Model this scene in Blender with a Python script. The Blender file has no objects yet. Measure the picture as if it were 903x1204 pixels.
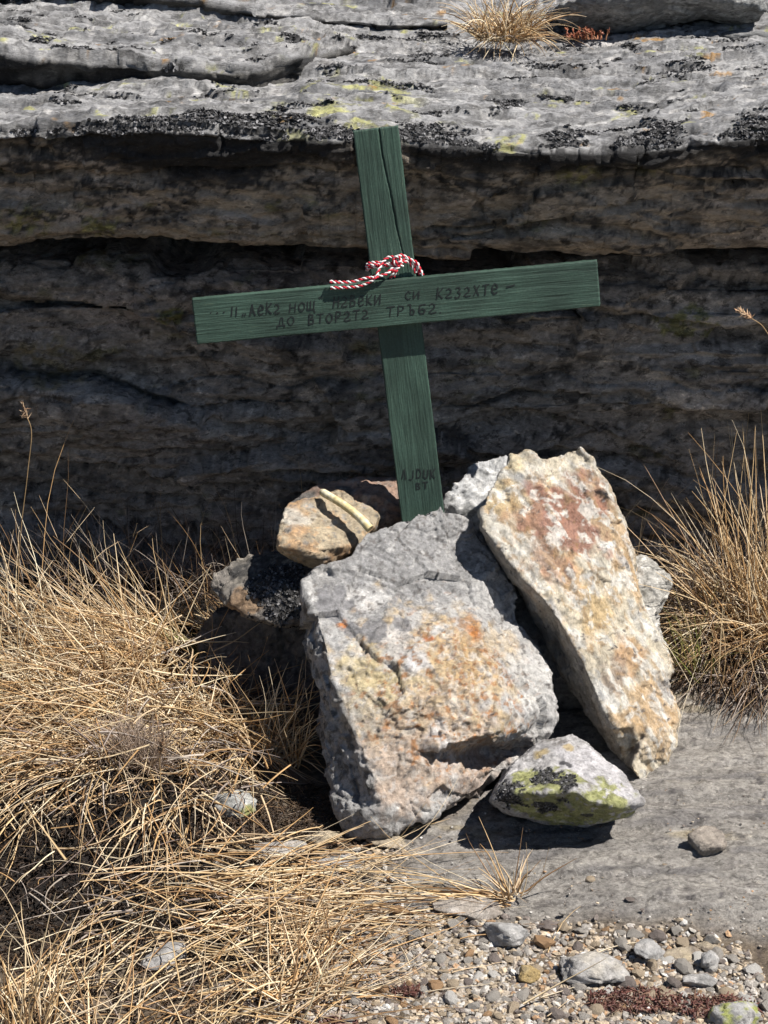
import bpy, bmesh, math, random
import numpy as np
from mathutils import Vector, Matrix, Quaternion
from mathutils.geometry import delaunay_2d_cdt

random.seed(7)
RNG = np.random.default_rng(11)
scene = bpy.context.scene
COL = scene.collection

# ------------------------------------------------------------------ camera
CAM_H, PITCH, FPX = 1.55, math.radians(22.0), 2200.0
IW, IH = 903.0, 1204.0
cam_data = bpy.data.cameras.new('camera')
cam_data.sensor_fit = 'VERTICAL'
cam_data.sensor_height = 24.0
cam_data.lens = 24.0 * FPX / IH
cam_data.clip_start = 0.05
cam_data.clip_end = 500.0
cam = bpy.data.objects.new('camera', cam_data)
COL.objects.link(cam)
cam.location = (0, 0, CAM_H)
cam.rotation_euler = (math.radians(90) - PITCH, 0, 0)
scene.camera = cam

# ------------------------------------------------------------------ sky, sun, exposure
SUN = Vector((0.62, -0.17, 1.0)).normalized()
world = bpy.data.worlds.new('World')
scene.world = world
world.use_nodes = True
wn, wl = world.node_tree.nodes, world.node_tree.links
wn.clear()
sky = wn.new('ShaderNodeTexSky')
sky.sky_type = 'NISHITA'
sky.sun_disc = False
sky.sun_elevation = math.asin(SUN.z)
sky.sun_rotation = math.atan2(SUN.x, SUN.y)
sky.altitude = 2200
sky.air_density = 1.0
sky.dust_density = 0.6
bg = wn.new('ShaderNodeBackground')
bg.inputs['Strength'].default_value = 0.052
wo = wn.new('ShaderNodeOutputWorld')
wl.new(sky.outputs[0], bg.inputs[0])
wl.new(bg.outputs[0], wo.inputs[0])

sun_data = bpy.data.lights.new('sun', 'SUN')
sun_data.energy = 5.0
sun_data.angle = math.radians(0.5)
sun_data.color = (1.0, 0.955, 0.89)
sun = bpy.data.objects.new('sun', sun_data)
COL.objects.link(sun)
sun.location = SUN * 20
sun.rotation_euler = SUN.to_track_quat('Z', 'Y').to_euler()

scene.view_settings.view_transform = 'Standard'
scene.view_settings.look = 'None'
scene.view_settings.gamma = 1.0
scene.view_settings.exposure = 0.78
scene.view_settings.use_curve_mapping = False

# ------------------------------------------------------------------ helpers: rays
CT, ST = math.cos(PITCH), math.sin(PITCH)
def ray(px, py):
    u, v = (px - IW / 2) / FPX, (IH / 2 - py) / FPX
    return np.array([u, CT + v * ST, -ST + v * CT])
def at(px, py, Y):
    """point of the place at distance Y in front of the viewpoint"""
    d = ray(px, py)
    return np.array([0, 0, CAM_H]) + d * (Y / d[1])
def gpt(px, py, z=0.0):
    d = ray(px, py)
    return np.array([0, 0, CAM_H]) + d * ((z - CAM_H) / d[2])

# ------------------------------------------------------------------ helpers: noise
_perm = np.random.default_rng(5).permutation(256)
_perm = np.concatenate([_perm, _perm, _perm])
_g = np.random.default_rng(6).normal(size=(256, 3))
_g /= np.linalg.norm(_g, axis=1)[:, None]
def perlin(P, seed=0):
    P = np.asarray(P, dtype=np.float64) + np.array([seed * 17.37, seed * 5.91, seed * 11.13])
    I = np.floor(P).astype(np.int64)
    F = P - I
    W = F * F * F * (F * (F * 6 - 15) + 10)
    I &= 255
    out = np.zeros(len(P))
    for dx in (0, 1):
        wx = W[:, 0] if dx else 1 - W[:, 0]
        for dy in (0, 1):
            wy = W[:, 1] if dy else 1 - W[:, 1]
            for dz in (0, 1):
                wz = W[:, 2] if dz else 1 - W[:, 2]
                h = _perm[_perm[_perm[(I[:, 0] + dx) & 255] + ((I[:, 1] + dy) & 255)] + ((I[:, 2] + dz) & 255)]
                g = _g[h]
                out += wx * wy * wz * (g[:, 0] * (F[:, 0] - dx) + g[:, 1] * (F[:, 1] - dy) + g[:, 2] * (F[:, 2] - dz))
    return out * 1.6
def fbm(P, freq, octv=4, seed=0, gain=0.5):
    P = np.asarray(P, dtype=np.float64)
    f = np.asarray(freq, dtype=np.float64)
    out = np.zeros(len(P)); a = 1.0; n = 0
    for o in range(octv):
        out += a * perlin(P * f, seed + o * 3)
        n += a; a *= gain; f = f * 2.03
    return out / n
def ridged(P, freq, octv=4, seed=0):
    P = np.asarray(P, dtype=np.float64)
    f = np.asarray(freq, dtype=np.float64)
    out = np.zeros(len(P)); a = 1.0; n = 0
    for o in range(octv):
        out += a * (1 - 2 * np.abs(perlin(P * f, seed + o * 3)))
        n += a; a *= 0.5; f = f * 2.07
    return out / n
def _rnd(I, seed):
    h = _perm[_perm[_perm[(I[:, 0] + seed) & 255] + (I[:, 1] & 255)] + (I[:, 2] & 255)]
    h2 = _perm[h + 71]; h3 = _perm[h2 + 37]
    return np.stack([h, h2, h3], 1) / 255.0
def facets(P, freq, seed=0, tilt=0.8, off=0.5):
    """fractured look: every cell is a plane of its own tilt and height (about -1..1)"""
    Q = np.asarray(P, dtype=np.float64) * np.asarray(freq, dtype=np.float64) + seed * 3.71
    I = np.floor(Q).astype(np.int64)
    best = np.full(len(Q), 9.0); C = np.zeros_like(Q); K = np.zeros_like(I)
    for dx in (-1, 0, 1):
        for dy in (-1, 0, 1):
            for dz in (-1, 0, 1):
                J = I + np.array([dx, dy, dz])
                c = J + 0.1 + 0.8 * _rnd(J, seed)
                d = ((Q - c) ** 2).sum(1)
                m = d < best
                best = np.where(m, d, best); C[m] = c[m]; K[m] = J[m]
    rv = _rnd(K, seed + 91) * 2 - 1
    hv = _rnd(K, seed + 143)[:, 0] * 2 - 1
    return tilt * ((Q - C) * rv).sum(1) + off * hv
def sstep(a, b, x):
    t = np.clip((x - a) / (b - a), 0, 1)
    return t * t * (3 - 2 * t)
def mixc(col, c, m):
    m = np.clip(m, 0, 1)[:, None]
    return col * (1 - m) + np.asarray(c)[None, :] * m

# ------------------------------------------------------------------ helpers: meshes and objects
def make_mesh(name, V, Fq, col=None, smooth=True, mat=None):
    me = bpy.data.meshes.new(name)
    V = np.asarray(V, dtype=np.float32)
    Fq = np.asarray(Fq, dtype=np.int32)
    k = Fq.shape[1]
    me.vertices.add(len(V)); me.vertices.foreach_set('co', V.ravel())
    me.loops.add(Fq.size); me.loops.foreach_set('vertex_index', Fq.ravel())
    me.polygons.add(len(Fq))
    me.polygons.foreach_set('loop_start', np.arange(0, Fq.size, k, dtype=np.int32))
    me.polygons.foreach_set('use_smooth', np.full(len(Fq), smooth))
    me.update(calc_edges=True)
    if col is not None:
        set_col(me, col)
    if mat: me.materials.append(mat)
    return me
def set_col(me, col):
    a = me.attributes.new('col', 'FLOAT_COLOR', 'POINT')
    c = np.ones((len(me.vertices), 4), dtype=np.float32)
    c[:, :3] = np.clip(col, 0.004, 0.9)
    a.data.foreach_set('color', c.ravel())
def coords(me):
    v = np.empty(len(me.vertices) * 3, dtype=np.float32); me.vertices.foreach_get('co', v)
    return v.reshape(-1, 3).astype(np.float64)
def normals(me):
    v = np.empty(len(me.vertices) * 3, dtype=np.float32); me.vertices.foreach_get('normal', v)
    return v.reshape(-1, 3).astype(np.float64)
def link(name, me, loc=(0, 0, 0), parent=None, label=None, cat=None, group=None, kind=None):
    o = bpy.data.objects.new(name, me)
    COL.objects.link(o)
    o.location = loc
    if parent is not None: o.parent = parent
    if label: o['label'] = label
    if cat: o['category'] = cat
    if group: o['group'] = group
    if kind: o['kind'] = kind
    return o
def based(V):
    """origin at the base of the thing"""
    lo, hi = V.min(0), V.max(0)
    b = np.array([(lo[0] + hi[0]) / 2, (lo[1] + hi[1]) / 2, lo[2]])
    return V - b, tuple(b)
def grid_faces(nu, nv):
    i = np.arange(nu * nv).reshape(nu, nv)
    return np.stack([i[:-1, :-1], i[1:, :-1], i[1:, 1:], i[:-1, 1:]], -1).reshape(-1, 4)

# ------------------------------------------------------------------ materials
def nodes_of(name):
    m = bpy.data.materials.new(name); m.use_nodes = True
    nt = m.node_tree; nt.nodes.clear()
    out = nt.nodes.new('ShaderNodeOutputMaterial')
    b = nt.nodes.new('ShaderNodeBsdfPrincipled')
    nt.links.new(b.outputs[0], out.inputs[0])
    return m, nt, b, out
def math_node(nt, op, a, b=None, clamp=False):
    n = nt.nodes.new('ShaderNodeMath'); n.operation = op; n.use_clamp = clamp
    for i, v in enumerate((a, b)):
        if v is None: continue
        if isinstance(v, (int, float)): n.inputs[i].default_value = v
        else: nt.links.new(v, n.inputs[i])
    return n.outputs[0]
def ramp(nt, fac, stops):
    r = nt.nodes.new('ShaderNodeValToRGB')
    el = r.color_ramp.elements
    while len(el) < len(stops): el.new(0.5)
    for e, (p, c) in zip(el, stops):
        e.position = p; e.color = (c, c, c, 1) if isinstance(c, (int, float)) else (*c, 1)
    nt.links.new(fac, r.inputs[0])
    return r.outputs[0]
def noise(nt, vec, scale, detail=8, rough=0.6, dist=0.0):
    n = nt.nodes.new('ShaderNodeTexNoise'); n.inputs['Scale'].default_value = scale
    n.inputs['Detail'].default_value = detail; n.inputs['Roughness'].default_value = rough
    n.inputs['Distortion'].default_value = dist
    nt.links.new(vec, n.inputs['Vector'])
    return n.outputs['Fac']
def mixrgb(nt, mode, fac, a, b):
    n = nt.nodes.new('ShaderNodeMix'); n.data_type = 'RGBA'; n.blend_type = mode
    def put(sock, v):
        if isinstance(v, (int, float)): sock.default_value = v
        elif isinstance(v, tuple): sock.default_value = (*v, 1)
        else: nt.links.new(v, sock)
    put(n.inputs[0], fac); put(n.inputs[6], a); put(n.inputs[7], b)
    return n.outputs[2]
def stretched(nt, scale, rot=(0, 0, 0)):
    tc = nt.nodes.new('ShaderNodeTexCoord')
    mp = nt.nodes.new('ShaderNodeMapping')
    mp.inputs['Scale'].default_value = scale
    mp.inputs['Rotation'].default_value = rot
    nt.links.new(tc.outputs['Object'], mp.inputs['Vector'])
    return mp.outputs[0]
def bump(nt, h, strength, dist, prev=None):
    b = nt.nodes.new('ShaderNodeBump'); b.inputs['Strength'].default_value = strength
    b.inputs['Distance'].default_value = dist
    nt.links.new(h, b.inputs['Height'])
    if prev is not None: nt.links.new(prev, b.inputs['Normal'])
    return b.outputs[0]
def stone_mat(name, grain=70, contrast=0.55, bumpd=0.004, rough=0.6, spec=0.4, stretch=(1, 1, 1), rot=(0, 0, 0),
              speck=0.5, base=None, mica=0.0, fleck=0.25, crust=0.4):
    m, nt, b, out = nodes_of(name)
    if base is None:
        a = nt.nodes.new('ShaderNodeAttribute'); a.attribute_name = 'col'; colr = a.outputs['Color']
    else:
        rgb = nt.nodes.new('ShaderNodeRGB'); rgb.outputs[0].default_value = (*base, 1); colr = rgb.outputs[0]
    vec = stretched(nt, stretch, rot)
    n1 = noise(nt, vec, grain, 10, 0.76)
    n2 = noise(nt, vec, grain * 3.7, 6, 0.75, 0.4)
    n3 = noise(nt, vec, grain * 0.22, 5, 0.6, 0.6)
    g = ramp(nt, n1, [(0.30, 1 - contrast), (0.5, 1.0), (0.72, 1 + contrast)])
    c = mixrgb(nt, 'MULTIPLY', 1.0, colr, g)
    g3 = ramp(nt, n3, [(0.3, 0.72), (0.7, 1.22)])
    c = mixrgb(nt, 'MULTIPLY', 0.9, c, g3)
    sp = ramp(nt, n2, [(0.33, 1.0), (0.42, 0.0)])
    c = mixrgb(nt, 'MULTIPLY', math_node(nt, 'MULTIPLY', sp, speck), c, (0.28, 0.26, 0.25))
    # crisp-edged crusts: dark spots and pale skins with clear rims
    n5 = noise(nt, vec, grain * 0.42, 12, 0.72, 0.3)
    n6 = noise(nt, vec, grain * 0.75, 12, 0.74, 0.8)
    cr = ramp(nt, n5, [(0.555, 0.0), (0.575, 1.0)])
    c = mixrgb(nt, 'MULTIPLY', math_node(nt, 'MULTIPLY', cr, crust), c, (0.30, 0.29, 0.28))
    pr = ramp(nt, n6, [(0.58, 0.0), (0.60, 1.0)])
    c = mixrgb(nt, 'MULTIPLY', math_node(nt, 'MULTIPLY', pr, crust), c, (1.75, 1.72, 1.66))
    wp = ramp(nt, n2, [(0.60, 0.0), (0.70, 1.0)])
    c = mixrgb(nt, 'MIX', math_node(nt, 'MULTIPLY', wp, fleck), c, (0.62, 0.60, 0.57))  # pale mineral flecks; the sparkle of mica is put into this colour too
    nt.links.new(c, b.inputs['Base Color'])
    b.inputs['Roughness'].default_value = rough
    b.inputs['Specular IOR Level'].default_value = spec
    if mica:
        rr = ramp(nt, n2, [(0.4, rough), (0.62, rough - mica)])
        nt.links.new(rr, b.inputs['Roughness'])
    nb = bump(nt, n1, 0.9, bumpd)
    nb = bump(nt, n2, 0.9, bumpd * 0.5, nb)
    nt.links.new(nb, b.inputs['Normal'])
    return m
def plain_col_mat(name, rough=0.6, spec=0.3, var=0.25, scale=120, transl=0.0):
    m, nt, b, out = nodes_of(name)
    a = nt.nodes.new('ShaderNodeAttribute'); a.attribute_name = 'col'
    vec = stretched(nt, (1, 1, 1))
    n = noise(nt, vec, scale, 4)
    c = mixrgb(nt, 'MULTIPLY', 1.0, a.outputs['Color'], ramp(nt, n, [(0.3, 1 - var), (0.7, 1 + var)]))
    nt.links.new(c, b.inputs['Base Color'])
    b.inputs['Roughness'].default_value = rough
    b.inputs['Specular IOR Level'].default_value = spec
    if transl:
        t = nt.nodes.new('ShaderNodeBsdfTranslucent'); nt.links.new(c, t.inputs[0])
        mx = nt.nodes.new('ShaderNodeMixShader'); mx.inputs[0].default_value = transl
        nt.links.new(b.outputs[0], mx.inputs[1]); nt.links.new(t.outputs[0], mx.inputs[2])
        nt.links.new(mx.outputs[0], out.inputs[0])
    return m

M_LEDGE = stone_mat('ledge_stone', grain=75, contrast=0.55, bumpd=0.007, rough=0.7, spec=0.3, stretch=(0.7, 1, 1.5), speck=0.8, fleck=0.3, crust=0.6)
M_WALL = stone_mat('wall_stone', grain=90, contrast=0.6, bumpd=0.009, rough=0.8, spec=0.2, stretch=(0.8, 1, 1.3), speck=0.8, fleck=0.08, crust=0.75)
M_GROUND = stone_mat('ground_surface', grain=130, contrast=0.6, bumpd=0.010, rough=0.75, spec=0.25, stretch=(0.9, 1.3, 1), speck=0.85, fleck=0.2, crust=0.55)
M_SCHIST = stone_mat('schist', grain=110, contrast=0.58, bumpd=0.005, rough=0.52, spec=0.6, stretch=(1, 1, 1), speck=0.75, mica=0.28, fleck=0.35, crust=0.35)
M_RUST = stone_mat('rusty_schist', grain=80, contrast=0.52, bumpd=0.007, rough=0.52, spec=0.55, stretch=(1.3, 0.95, 0.75), rot=(0.3, 0.45, 0), speck=0.6, mica=0.22, fleck=0.35, crust=0.35)
M_STONE = stone_mat('field_stone', grain=90, contrast=0.55, bumpd=0.006, rough=0.65, spec=0.4, speck=0.7, fleck=0.3)
M_LICHEN = plain_col_mat('crustose_lichen', 0.85, 0.15, 0.5, 300)
M_GRASS = plain_col_mat('dry_grass', 0.45, 0.35, 0.18, 60, 0.22)
M_PLANT = plain_col_mat('small_plant', 0.5, 0.3, 0.3, 150, 0.1)

# ------------------------------------------------------------------ ground
def groundz(x, y):
    x = np.asarray(x, dtype=np.float64); y = np.asarray(y, dtype=np.float64)
    z = 0.07 * sstep(2.75, 3.45, y)
    z = z + 0.075 * np.exp(-(((x + 0.50) / 0.26) ** 2 + ((y - 2.85) / 0.28) ** 2))
    z = z + 0.05 * np.exp(-(((x + 0.42) / 0.14) ** 2 + ((y - 2.55) / 0.12) ** 2))
    z = z + 0.06 * np.exp(-(((x - 0.62) / 0.2) ** 2 + ((y - 3.15) / 0.25) ** 2))
    z = z + 0.012 * sstep(0.1, 0.5, x) * sstep(2.2, 2.3, y) * sstep(3.3, 2.9, y)
    z = z - 0.010 * sstep(2.3, 2.2, y)
    far = np.maximum(np.abs(x) - 1.5, 0)
    return z + 0.02 * np.sin(x * 1.3 + 1) * np.minimum(far, 2) - 0.03 * np.maximum(1.2 - y, 0)
GRAVEL_EDGE = lambda x: 2.262 - 0.045 * sstep(0.35, 0.6, x)
def build_ground():
    xs = np.concatenate([-np.geomspace(40, 1.05, 36), np.arange(-1.0, 1.0, 0.0048), np.geomspace(1.05, 40, 36)])
    ys = np.concatenate([-np.geomspace(30, 0.3, 22), np.linspace(0, 1.75, 26), np.arange(1.78, 3.5, 0.0048), np.geomspace(3.55, 45, 26)])
    X, Y = np.meshgrid(xs, ys, indexing='ij')
    x, y = X.ravel(), Y.ravel()
    P2 = np.stack([x, y, np.zeros_like(x)], 1)
    z = groundz(x, y)
    # masks: smooth bedrock on the right, gravel in front, dark humus on the left
    e = fbm(P2, (7, 9, 1), 4, 3)
    rock = sstep(-0.03, 0.03, y - GRAVEL_EDGE(x) + 0.06 * e) * sstep(-0.05, 0.07, x - 0.02 + 0.06 * e + 0.10 * sstep(2.45, 2.25, y) - 0.1 * sstep(2.5, 2.6, y))
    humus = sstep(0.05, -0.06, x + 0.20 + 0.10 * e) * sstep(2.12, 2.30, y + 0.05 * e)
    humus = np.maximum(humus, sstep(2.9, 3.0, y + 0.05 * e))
    rr = fbm(P2, (3.5, 14, 1), 5, 9)
    st = rr * 5; st = np.floor(st) + sstep(0.35, 0.65, st - np.floor(st))
    dz = rock * (0.0035 * st + 0.006 * rr + 0.003 * fbm(P2, (30, 60, 1), 4, 4, 0.65) + 0.004 * facets(P2, (9, 24, 1), 6, 0.6, 0.6) + 0.002 * facets(P2, (35, 70, 1), 7, 0.6, 0.6))
    dz += humus * (0.012 * fbm(P2, 30, 4, 21) + 0.006 * fbm(P2, 120, 2, 22))
    dz += (1 - rock) * (1 - humus) * (0.006 * fbm(P2, 14, 3, 31) + 0.0035 * fbm(P2, 90, 2, 32))
    near = sstep(1.4, 1.0, np.abs(x)) * sstep(1.5, 1.8, y) * sstep(3.6, 3.4, y)
    z = z + dz * near
    c = np.tile(np.array([[0.21, 0.165, 0.12]]), (len(x), 1))
    g2 = fbm(P2, 25, 4, 41)
    c = mixc(c, (0.24, 0.185, 0.13), sstep(0.0, 0.5, g2))
    c = mixc(c, (0.13, 0.10, 0.085), sstep(0.1, 0.5, fbm(P2, 40, 3, 44)))
    rc = np.tile(np.array([[0.36, 0.335, 0.305]]), (len(x), 1))
    rc = mixc(rc, (0.44, 0.41, 0.37), sstep(0, 0.5, rr))
    rc = mixc(rc, (0.46, 0.43, 0.40), 0.7 * sstep(0.12, 0.3, fbm(P2, (18, 45, 1), 5, 53, 0.65)))
    rc = mixc(rc, (0.22, 0.20, 0.185), 0.7 * sstep(0.12, 0.3, fbm(P2, (24, 50, 1), 5, 54, 0.65)))
    rc = mixc(rc, (0.25, 0.235, 0.225), sstep(0.05, 0.4, fbm(P2, (5, 30, 1), 4, 51)))
    rc = mixc(rc, (0.42, 0.34, 0.20), 0.6 * sstep(0.15, 0.5, fbm(P2, (6, 16, 1), 4, 55)))
    rc = mixc(rc, (0.12, 0.11, 0.11), 0.8 * sstep(0.30, 0.45, fbm(P2, (40, 60, 1), 3, 57)))
    c = c * (1 - rock[:, None]) + rc * rock[:, None]
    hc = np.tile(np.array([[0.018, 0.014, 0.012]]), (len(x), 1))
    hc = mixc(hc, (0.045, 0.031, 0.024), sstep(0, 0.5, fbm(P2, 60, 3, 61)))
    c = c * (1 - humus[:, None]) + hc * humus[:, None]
    me = make_mesh('ground', np.stack([x, y, z], 1), grid_faces(len(xs), len(ys)), c, True, M_GROUND)
    link('ground', me, kind='structure')
build_ground()

# ------------------------------------------------------------------ the layered outcrop
def interp_px(pts, Y):
    """pixel polyline -> arrays X, Z at distance Y"""
    P = np.array([at(a, b, Y) for a, b in pts])
    return P[:, 0], P[:, 2]
def seg_resample(prof, n):
    """prof (k,2) -> n points spread with density weights along the polyline"""
    prof = np.asarray(prof, float)
    d = np.sqrt((np.diff(prof, axis=0) ** 2).sum(1))
    t = np.concatenate([[0], np.cumsum(d)])
    s = np.linspace(0, t[-1], n)
    return np.stack([np.interp(s, t, prof[:, 0]), np.interp(s, t, prof[:, 1])], 1)
def weighted_samples(prof, steps):
    """sample each segment of the profile with its own step"""
    out = []
    for (a, b), st in zip(zip(prof[:-1], prof[1:]), steps):
        L = math.hypot(b[0] - a[0], b[1] - a[1])
        n = max(1, int(round(L / st)))
        for i in range(n):
            f = i / n
            out.append((a[0] + (b[0] - a[0]) * f, a[1] + (b[1] - a[1]) * f))
    out.append(prof[-1])
    return np.array(out)
def xs_dense(x0, x1, step, far0=None, far1=None):
    parts = []
    if far0 is not None: parts.append(np.linspace(far0, x0 - 0.03, 30))
    parts.append(np.arange(x0, x1, step))
    if far1 is not None: parts.append(np.linspace(x1 + 0.03, far1, 30))
    return np.concatenate(parts)
def build_layer(name, xs, prof, steps, lipY, lipZ, disp, paint, hscale=None, mat=M_LEDGE, parent=None, **tags):
    S = weighted_samples(prof, steps)
    nu, nv = len(xs), len(S)
    hs = np.ones(nu) if hscale is None else hscale(xs)
    X = np.repeat(xs[:, None], nv, 1)
    LY, LZ = lipY(xs), lipZ(xs)
    Y = LY[:, None] + S[None, :, 0]
    neg = np.where(S[:, 1] < 0, S[:, 1], 0); pos = np.where(S[:, 1] >= 0, S[:, 1], 0)
    Z = LZ[:, None] + pos[None, :] + neg[None, :] * hs[:, None]
    P = np.stack([X, Y, Z], -1)
    du = np.gradient(P, axis=0); dv = np.gradient(P, axis=1)
    N = np.cross(dv, du); N /= np.maximum(np.linalg.norm(N, axis=-1, keepdims=True), 1e-9)
    P = P.reshape(-1, 3); N = N.reshape(-1, 3)
    face = np.clip(-N[:, 1], 0, 1); top = np.clip(N[:, 2], 0, 1)
    P2 = P + disp(P, N, top, face)
    c = paint(P2, N, top, face, P)
    F = grid_faces(nu, nv)[:, ::-1]
    V, loc = based(P2) if parent is None else (P2 - np.array(parent.location), (0, 0, 0))
    me = make_mesh(name, V, F, c, True, mat)
    o = link(name, me, loc, parent, **tags)
    return o, P2, N
def terr(v, k):
    v = v * k
    return (np.floor(v) + sstep(0.30, 0.70, v - np.floor(v))) / k
def beds(P, k, wob, seed, wx=1.5):
    """bedding: offset of each bed (-1..1) and a mask of the joints between beds"""
    Q = P * np.array([1, 0.3, 0.3])
    w = P[:, 2] * k + wob * fbm(Q, wx, 4, seed) + 0.12 * fbm(P, (14, 4, 14), 3, seed + 3)
    i = np.floor(w); f = w - i
    off = perlin(np.stack([P[:, 0] * 1.3 + i * 7.7, i * 3.3, i * 0.7], 1), seed + 5)
    edge = np.minimum(f, 1 - f)
    fade = sstep(-0.35, 0.25, perlin(np.stack([P[:, 0] * 2.6 + i * 5.1, i * 1.3 + np.floor(f + 0.5) * 9.1, i * 0], 1), seed + 8))
    return off, sstep(0.10, 0.02, edge) * fade, f
def risers(P, k, wob, seed):
    """low broken steps on a bed surface, rising away from the viewer side; about 0..1"""
    w = P[:, 1] * k + wob * fbm(P * np.array([1, 0.5, 0]), 2.2, 5, seed, 0.6)
    i = np.floor(w); f = w - i
    a = sstep(-0.25, 0.35, perlin(np.stack([P[:, 0] * 3.2 + i * 5.3, i * 2.1, i * 0], 1), seed + 4))
    return a * (sstep(0.0, 0.035, f) - f)
LICHEN_PTS = []
def paint_top(P, seed):
    n = len(P)
    c = np.tile(np.array([[0.34, 0.335, 0.335]]), (n, 1))
    c = mixc(c, (0.46, 0.45, 0.44), sstep(0.05, 0.4, fbm(P, (8, 20, 20), 4, seed)))
    c = mixc(c, (0.19, 0.19, 0.195), sstep(0.02, 0.3, fbm(P, (6, 14, 14), 5, seed + 7, 0.6)))
    c = mixc(c, (0.52, 0.50, 0.48), 0.8 * sstep(0.22, 0.35, fbm(P, (22, 40, 40), 4, seed + 13)))
    y = sstep(0.26, 0.36, fbm(P, (11, 18, 18), 4, seed + 19)) * sstep(-0.1, 0.2, fbm(P, 60, 3, seed + 23))
    y = np.maximum(y, sstep(0.08, 0.22, fbm(P, (14, 30, 30), 4, seed + 21)) * sstep(0.16, 0.08, np.abs(P[:, 0] + 0.07)) * sstep(0.22, 0.14, np.abs(P[:, 1] - 3.28)))
    c = mixc(c, (0.46, 0.45, 0.17), 0.85 * y)
    c = mixc(c, (0.10, 0.098, 0.098), 0.8 * sstep(0.20, 0.32, fbm(P, (45, 90, 90), 4, seed + 27)))
    c = mixc(c, (0.15, 0.147, 0.145), 0.75 * sstep(0.04, 0.26, fbm(P, (13, 34, 34), 5, seed + 33, 0.65)))
    c = c * 0.93
    o = sstep(0.40, 0.50, fbm(P, (16, 30, 30), 3, seed + 29))
    c = mixc(c, (0.40, 0.22, 0.06), 0.8 * o)
    return c
def build_outcrop():
    root = link('rock_outcrop', None, (0, 3.3, 0), kind='structure')
    # ---- cap layer: the big overhanging bed
    Yl = 3.10
    lx, lz = interp_px([(-60, 158), (0, 157), (90, 153), (150, 150), (200, 150), (245, 153), (290, 158), (340, 160), (400, 160),
                        (460, 160), (520, 165), (570, 169), (620, 172), (690, 173), (760, 169), (830, 163), (903, 156), (960, 154)], Yl)
    def lipZ(xs):
        n = fbm(np.stack([xs, xs * 0, xs * 0], 1), 14, 5, 71, 0.6) * 0.009
        return np.interp(xs, lx, lz) + n
    def lipY(xs):
        Q = np.stack([xs, xs * 0 + 3.1, xs * 0], 1)
        return Yl + 0.012 * fbm(Q, 4.5, 3, 72) + 0.008 * fbm(Q, 40, 4, 75, 0.6)
    prof = [(4.0, 0.30), (1.6, 0.150), (1.0, 0.085), (0.35, 0.030), (0.06, 0.006), (0.012, 0.0), (0.0, -0.012), (0.022, -0.05),
            (0.045, -0.12), (0.062, -0.185), (0.085, -0.208), (0.13, -0.213), (0.55, -0.21)]
    steps = [0.2, 0.02, 0.0055, 0.004, 0.0035, 0.003, 0.0035, 0.0035, 0.0035, 0.003, 0.004, 0.03]
    xs = xs_dense(-1.02, 1.02, 0.0037, -5, 5)
    def disp(P, N, top, face):
        t1 = terr(fbm(P, (1.7, 4.5, 1.5), 4, 81), 9) * 0.055 + terr(fbm(P, (5, 13, 3), 3, 84), 6) * 0.018
        t1 = t1 + 0.014 * facets(P, (7, 20, 7), 86, 0.6, 0.6) + 0.006 * facets(P, (22, 50, 20), 87, 0.7, 0.6)
        t1 = t1 * 0.55 + 0.020 * risers(P, 6.5, 0.9, 801) + 0.010 * risers(P, 17, 1.3, 811) + 0.005 * risers(P, 40, 1.8, 821)
        t1 = t1 - 0.022 * sstep(-0.10, -0.2, P[:, 0]) * sstep(3.22, 3.36, P[:, 1])
        tn = 0.010 * ridged(P, (9, 22, 9), 3, 88) + 0.008 * fbm(P, (40, 70, 40), 3, 89)
        f1 = 0.011 * fbm(P, (2.5, 1, 14), 4, 91) + 0.010 * terr(fbm(P, (5, 2, 26), 3, 93), 5) + 0.004 * fbm(P, (30, 30, 60), 3, 95) + 0.010 * facets(P, (6, 6, 20), 96, 0.7, 0.5) + 0.004 * facets(P, (20, 20, 60), 98, 0.7, 0.5)
        bo, bj, bf = beds(P, 9, 0.9, 831)
        f1 = f1 + 0.009 * bo - 0.014 * bj + 0.012 * facets(P, (4, 4, 11), 833, 0.8, 0.6)
        crack = -0.022 * sstep(0.86, 0.97, ridged(P, (1.3, 0.3, 8), 2, 97)) * sstep(0.3, 0.7, face)
        near = 1.0 - 0.55 * sstep(0.0, 0.06, 0.06 - np.abs(P[:, 1] - Yl))
        d = np.zeros_like(P)
        tw = sstep(0.5, 0.9, top)
        d[:, 2] += tw * (t1 * near * 0.8 + tn * 0.55)
        d[:, 1] += 0.010 * facets(P * np.array([1, 0, 0.4]), (10, 1, 10), 73, 0.8, 0.5) * sstep(0.09, 0.01, np.abs(P[:, 1] - Yl)) * sstep(0.09, 0.02, np.abs(P[:, 2] - 0.96))
        d += N * ((1 - tw) * (f1 + crack))[:, None]
        # keep the face from bulging past the lip so that it stays under its own overhang
        d[:, 1] = np.maximum(d[:, 1], -0.014)
        return d
    def paint(P, N, top, face, P0):
        c = paint_top(P, 100)
        f = np.tile(np.array([[0.38, 0.32, 0.25]]), (len(P), 1))
        f = mixc(f, (0.19, 0.165, 0.135), sstep(0.02, 0.2, fbm(P, (11, 6, 22), 5, 121, 0.68)))
        f = mixc(f, (0.50, 0.43, 0.36), sstep(0.12, 0.26, fbm(P, (7, 4, 22), 5, 125, 0.65)))
        f = mixc(f, (0.44, 0.38, 0.32), 0.7 * sstep(0.18, 0.3, fbm(P, (40, 20, 80), 4, 126, 0.6)))
        f = mixc(f, (0.03, 0.028, 0.026), 0.85 * sstep(0.20, 0.30, fbm(P, (28, 16, 40), 5, 129, 0.65)))
        f = mixc(f, (0.28, 0.26, 0.08), 0.5 * sstep(0.24, 0.42, fbm(P, (8, 5, 18), 5, 133, 0.65)))
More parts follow.
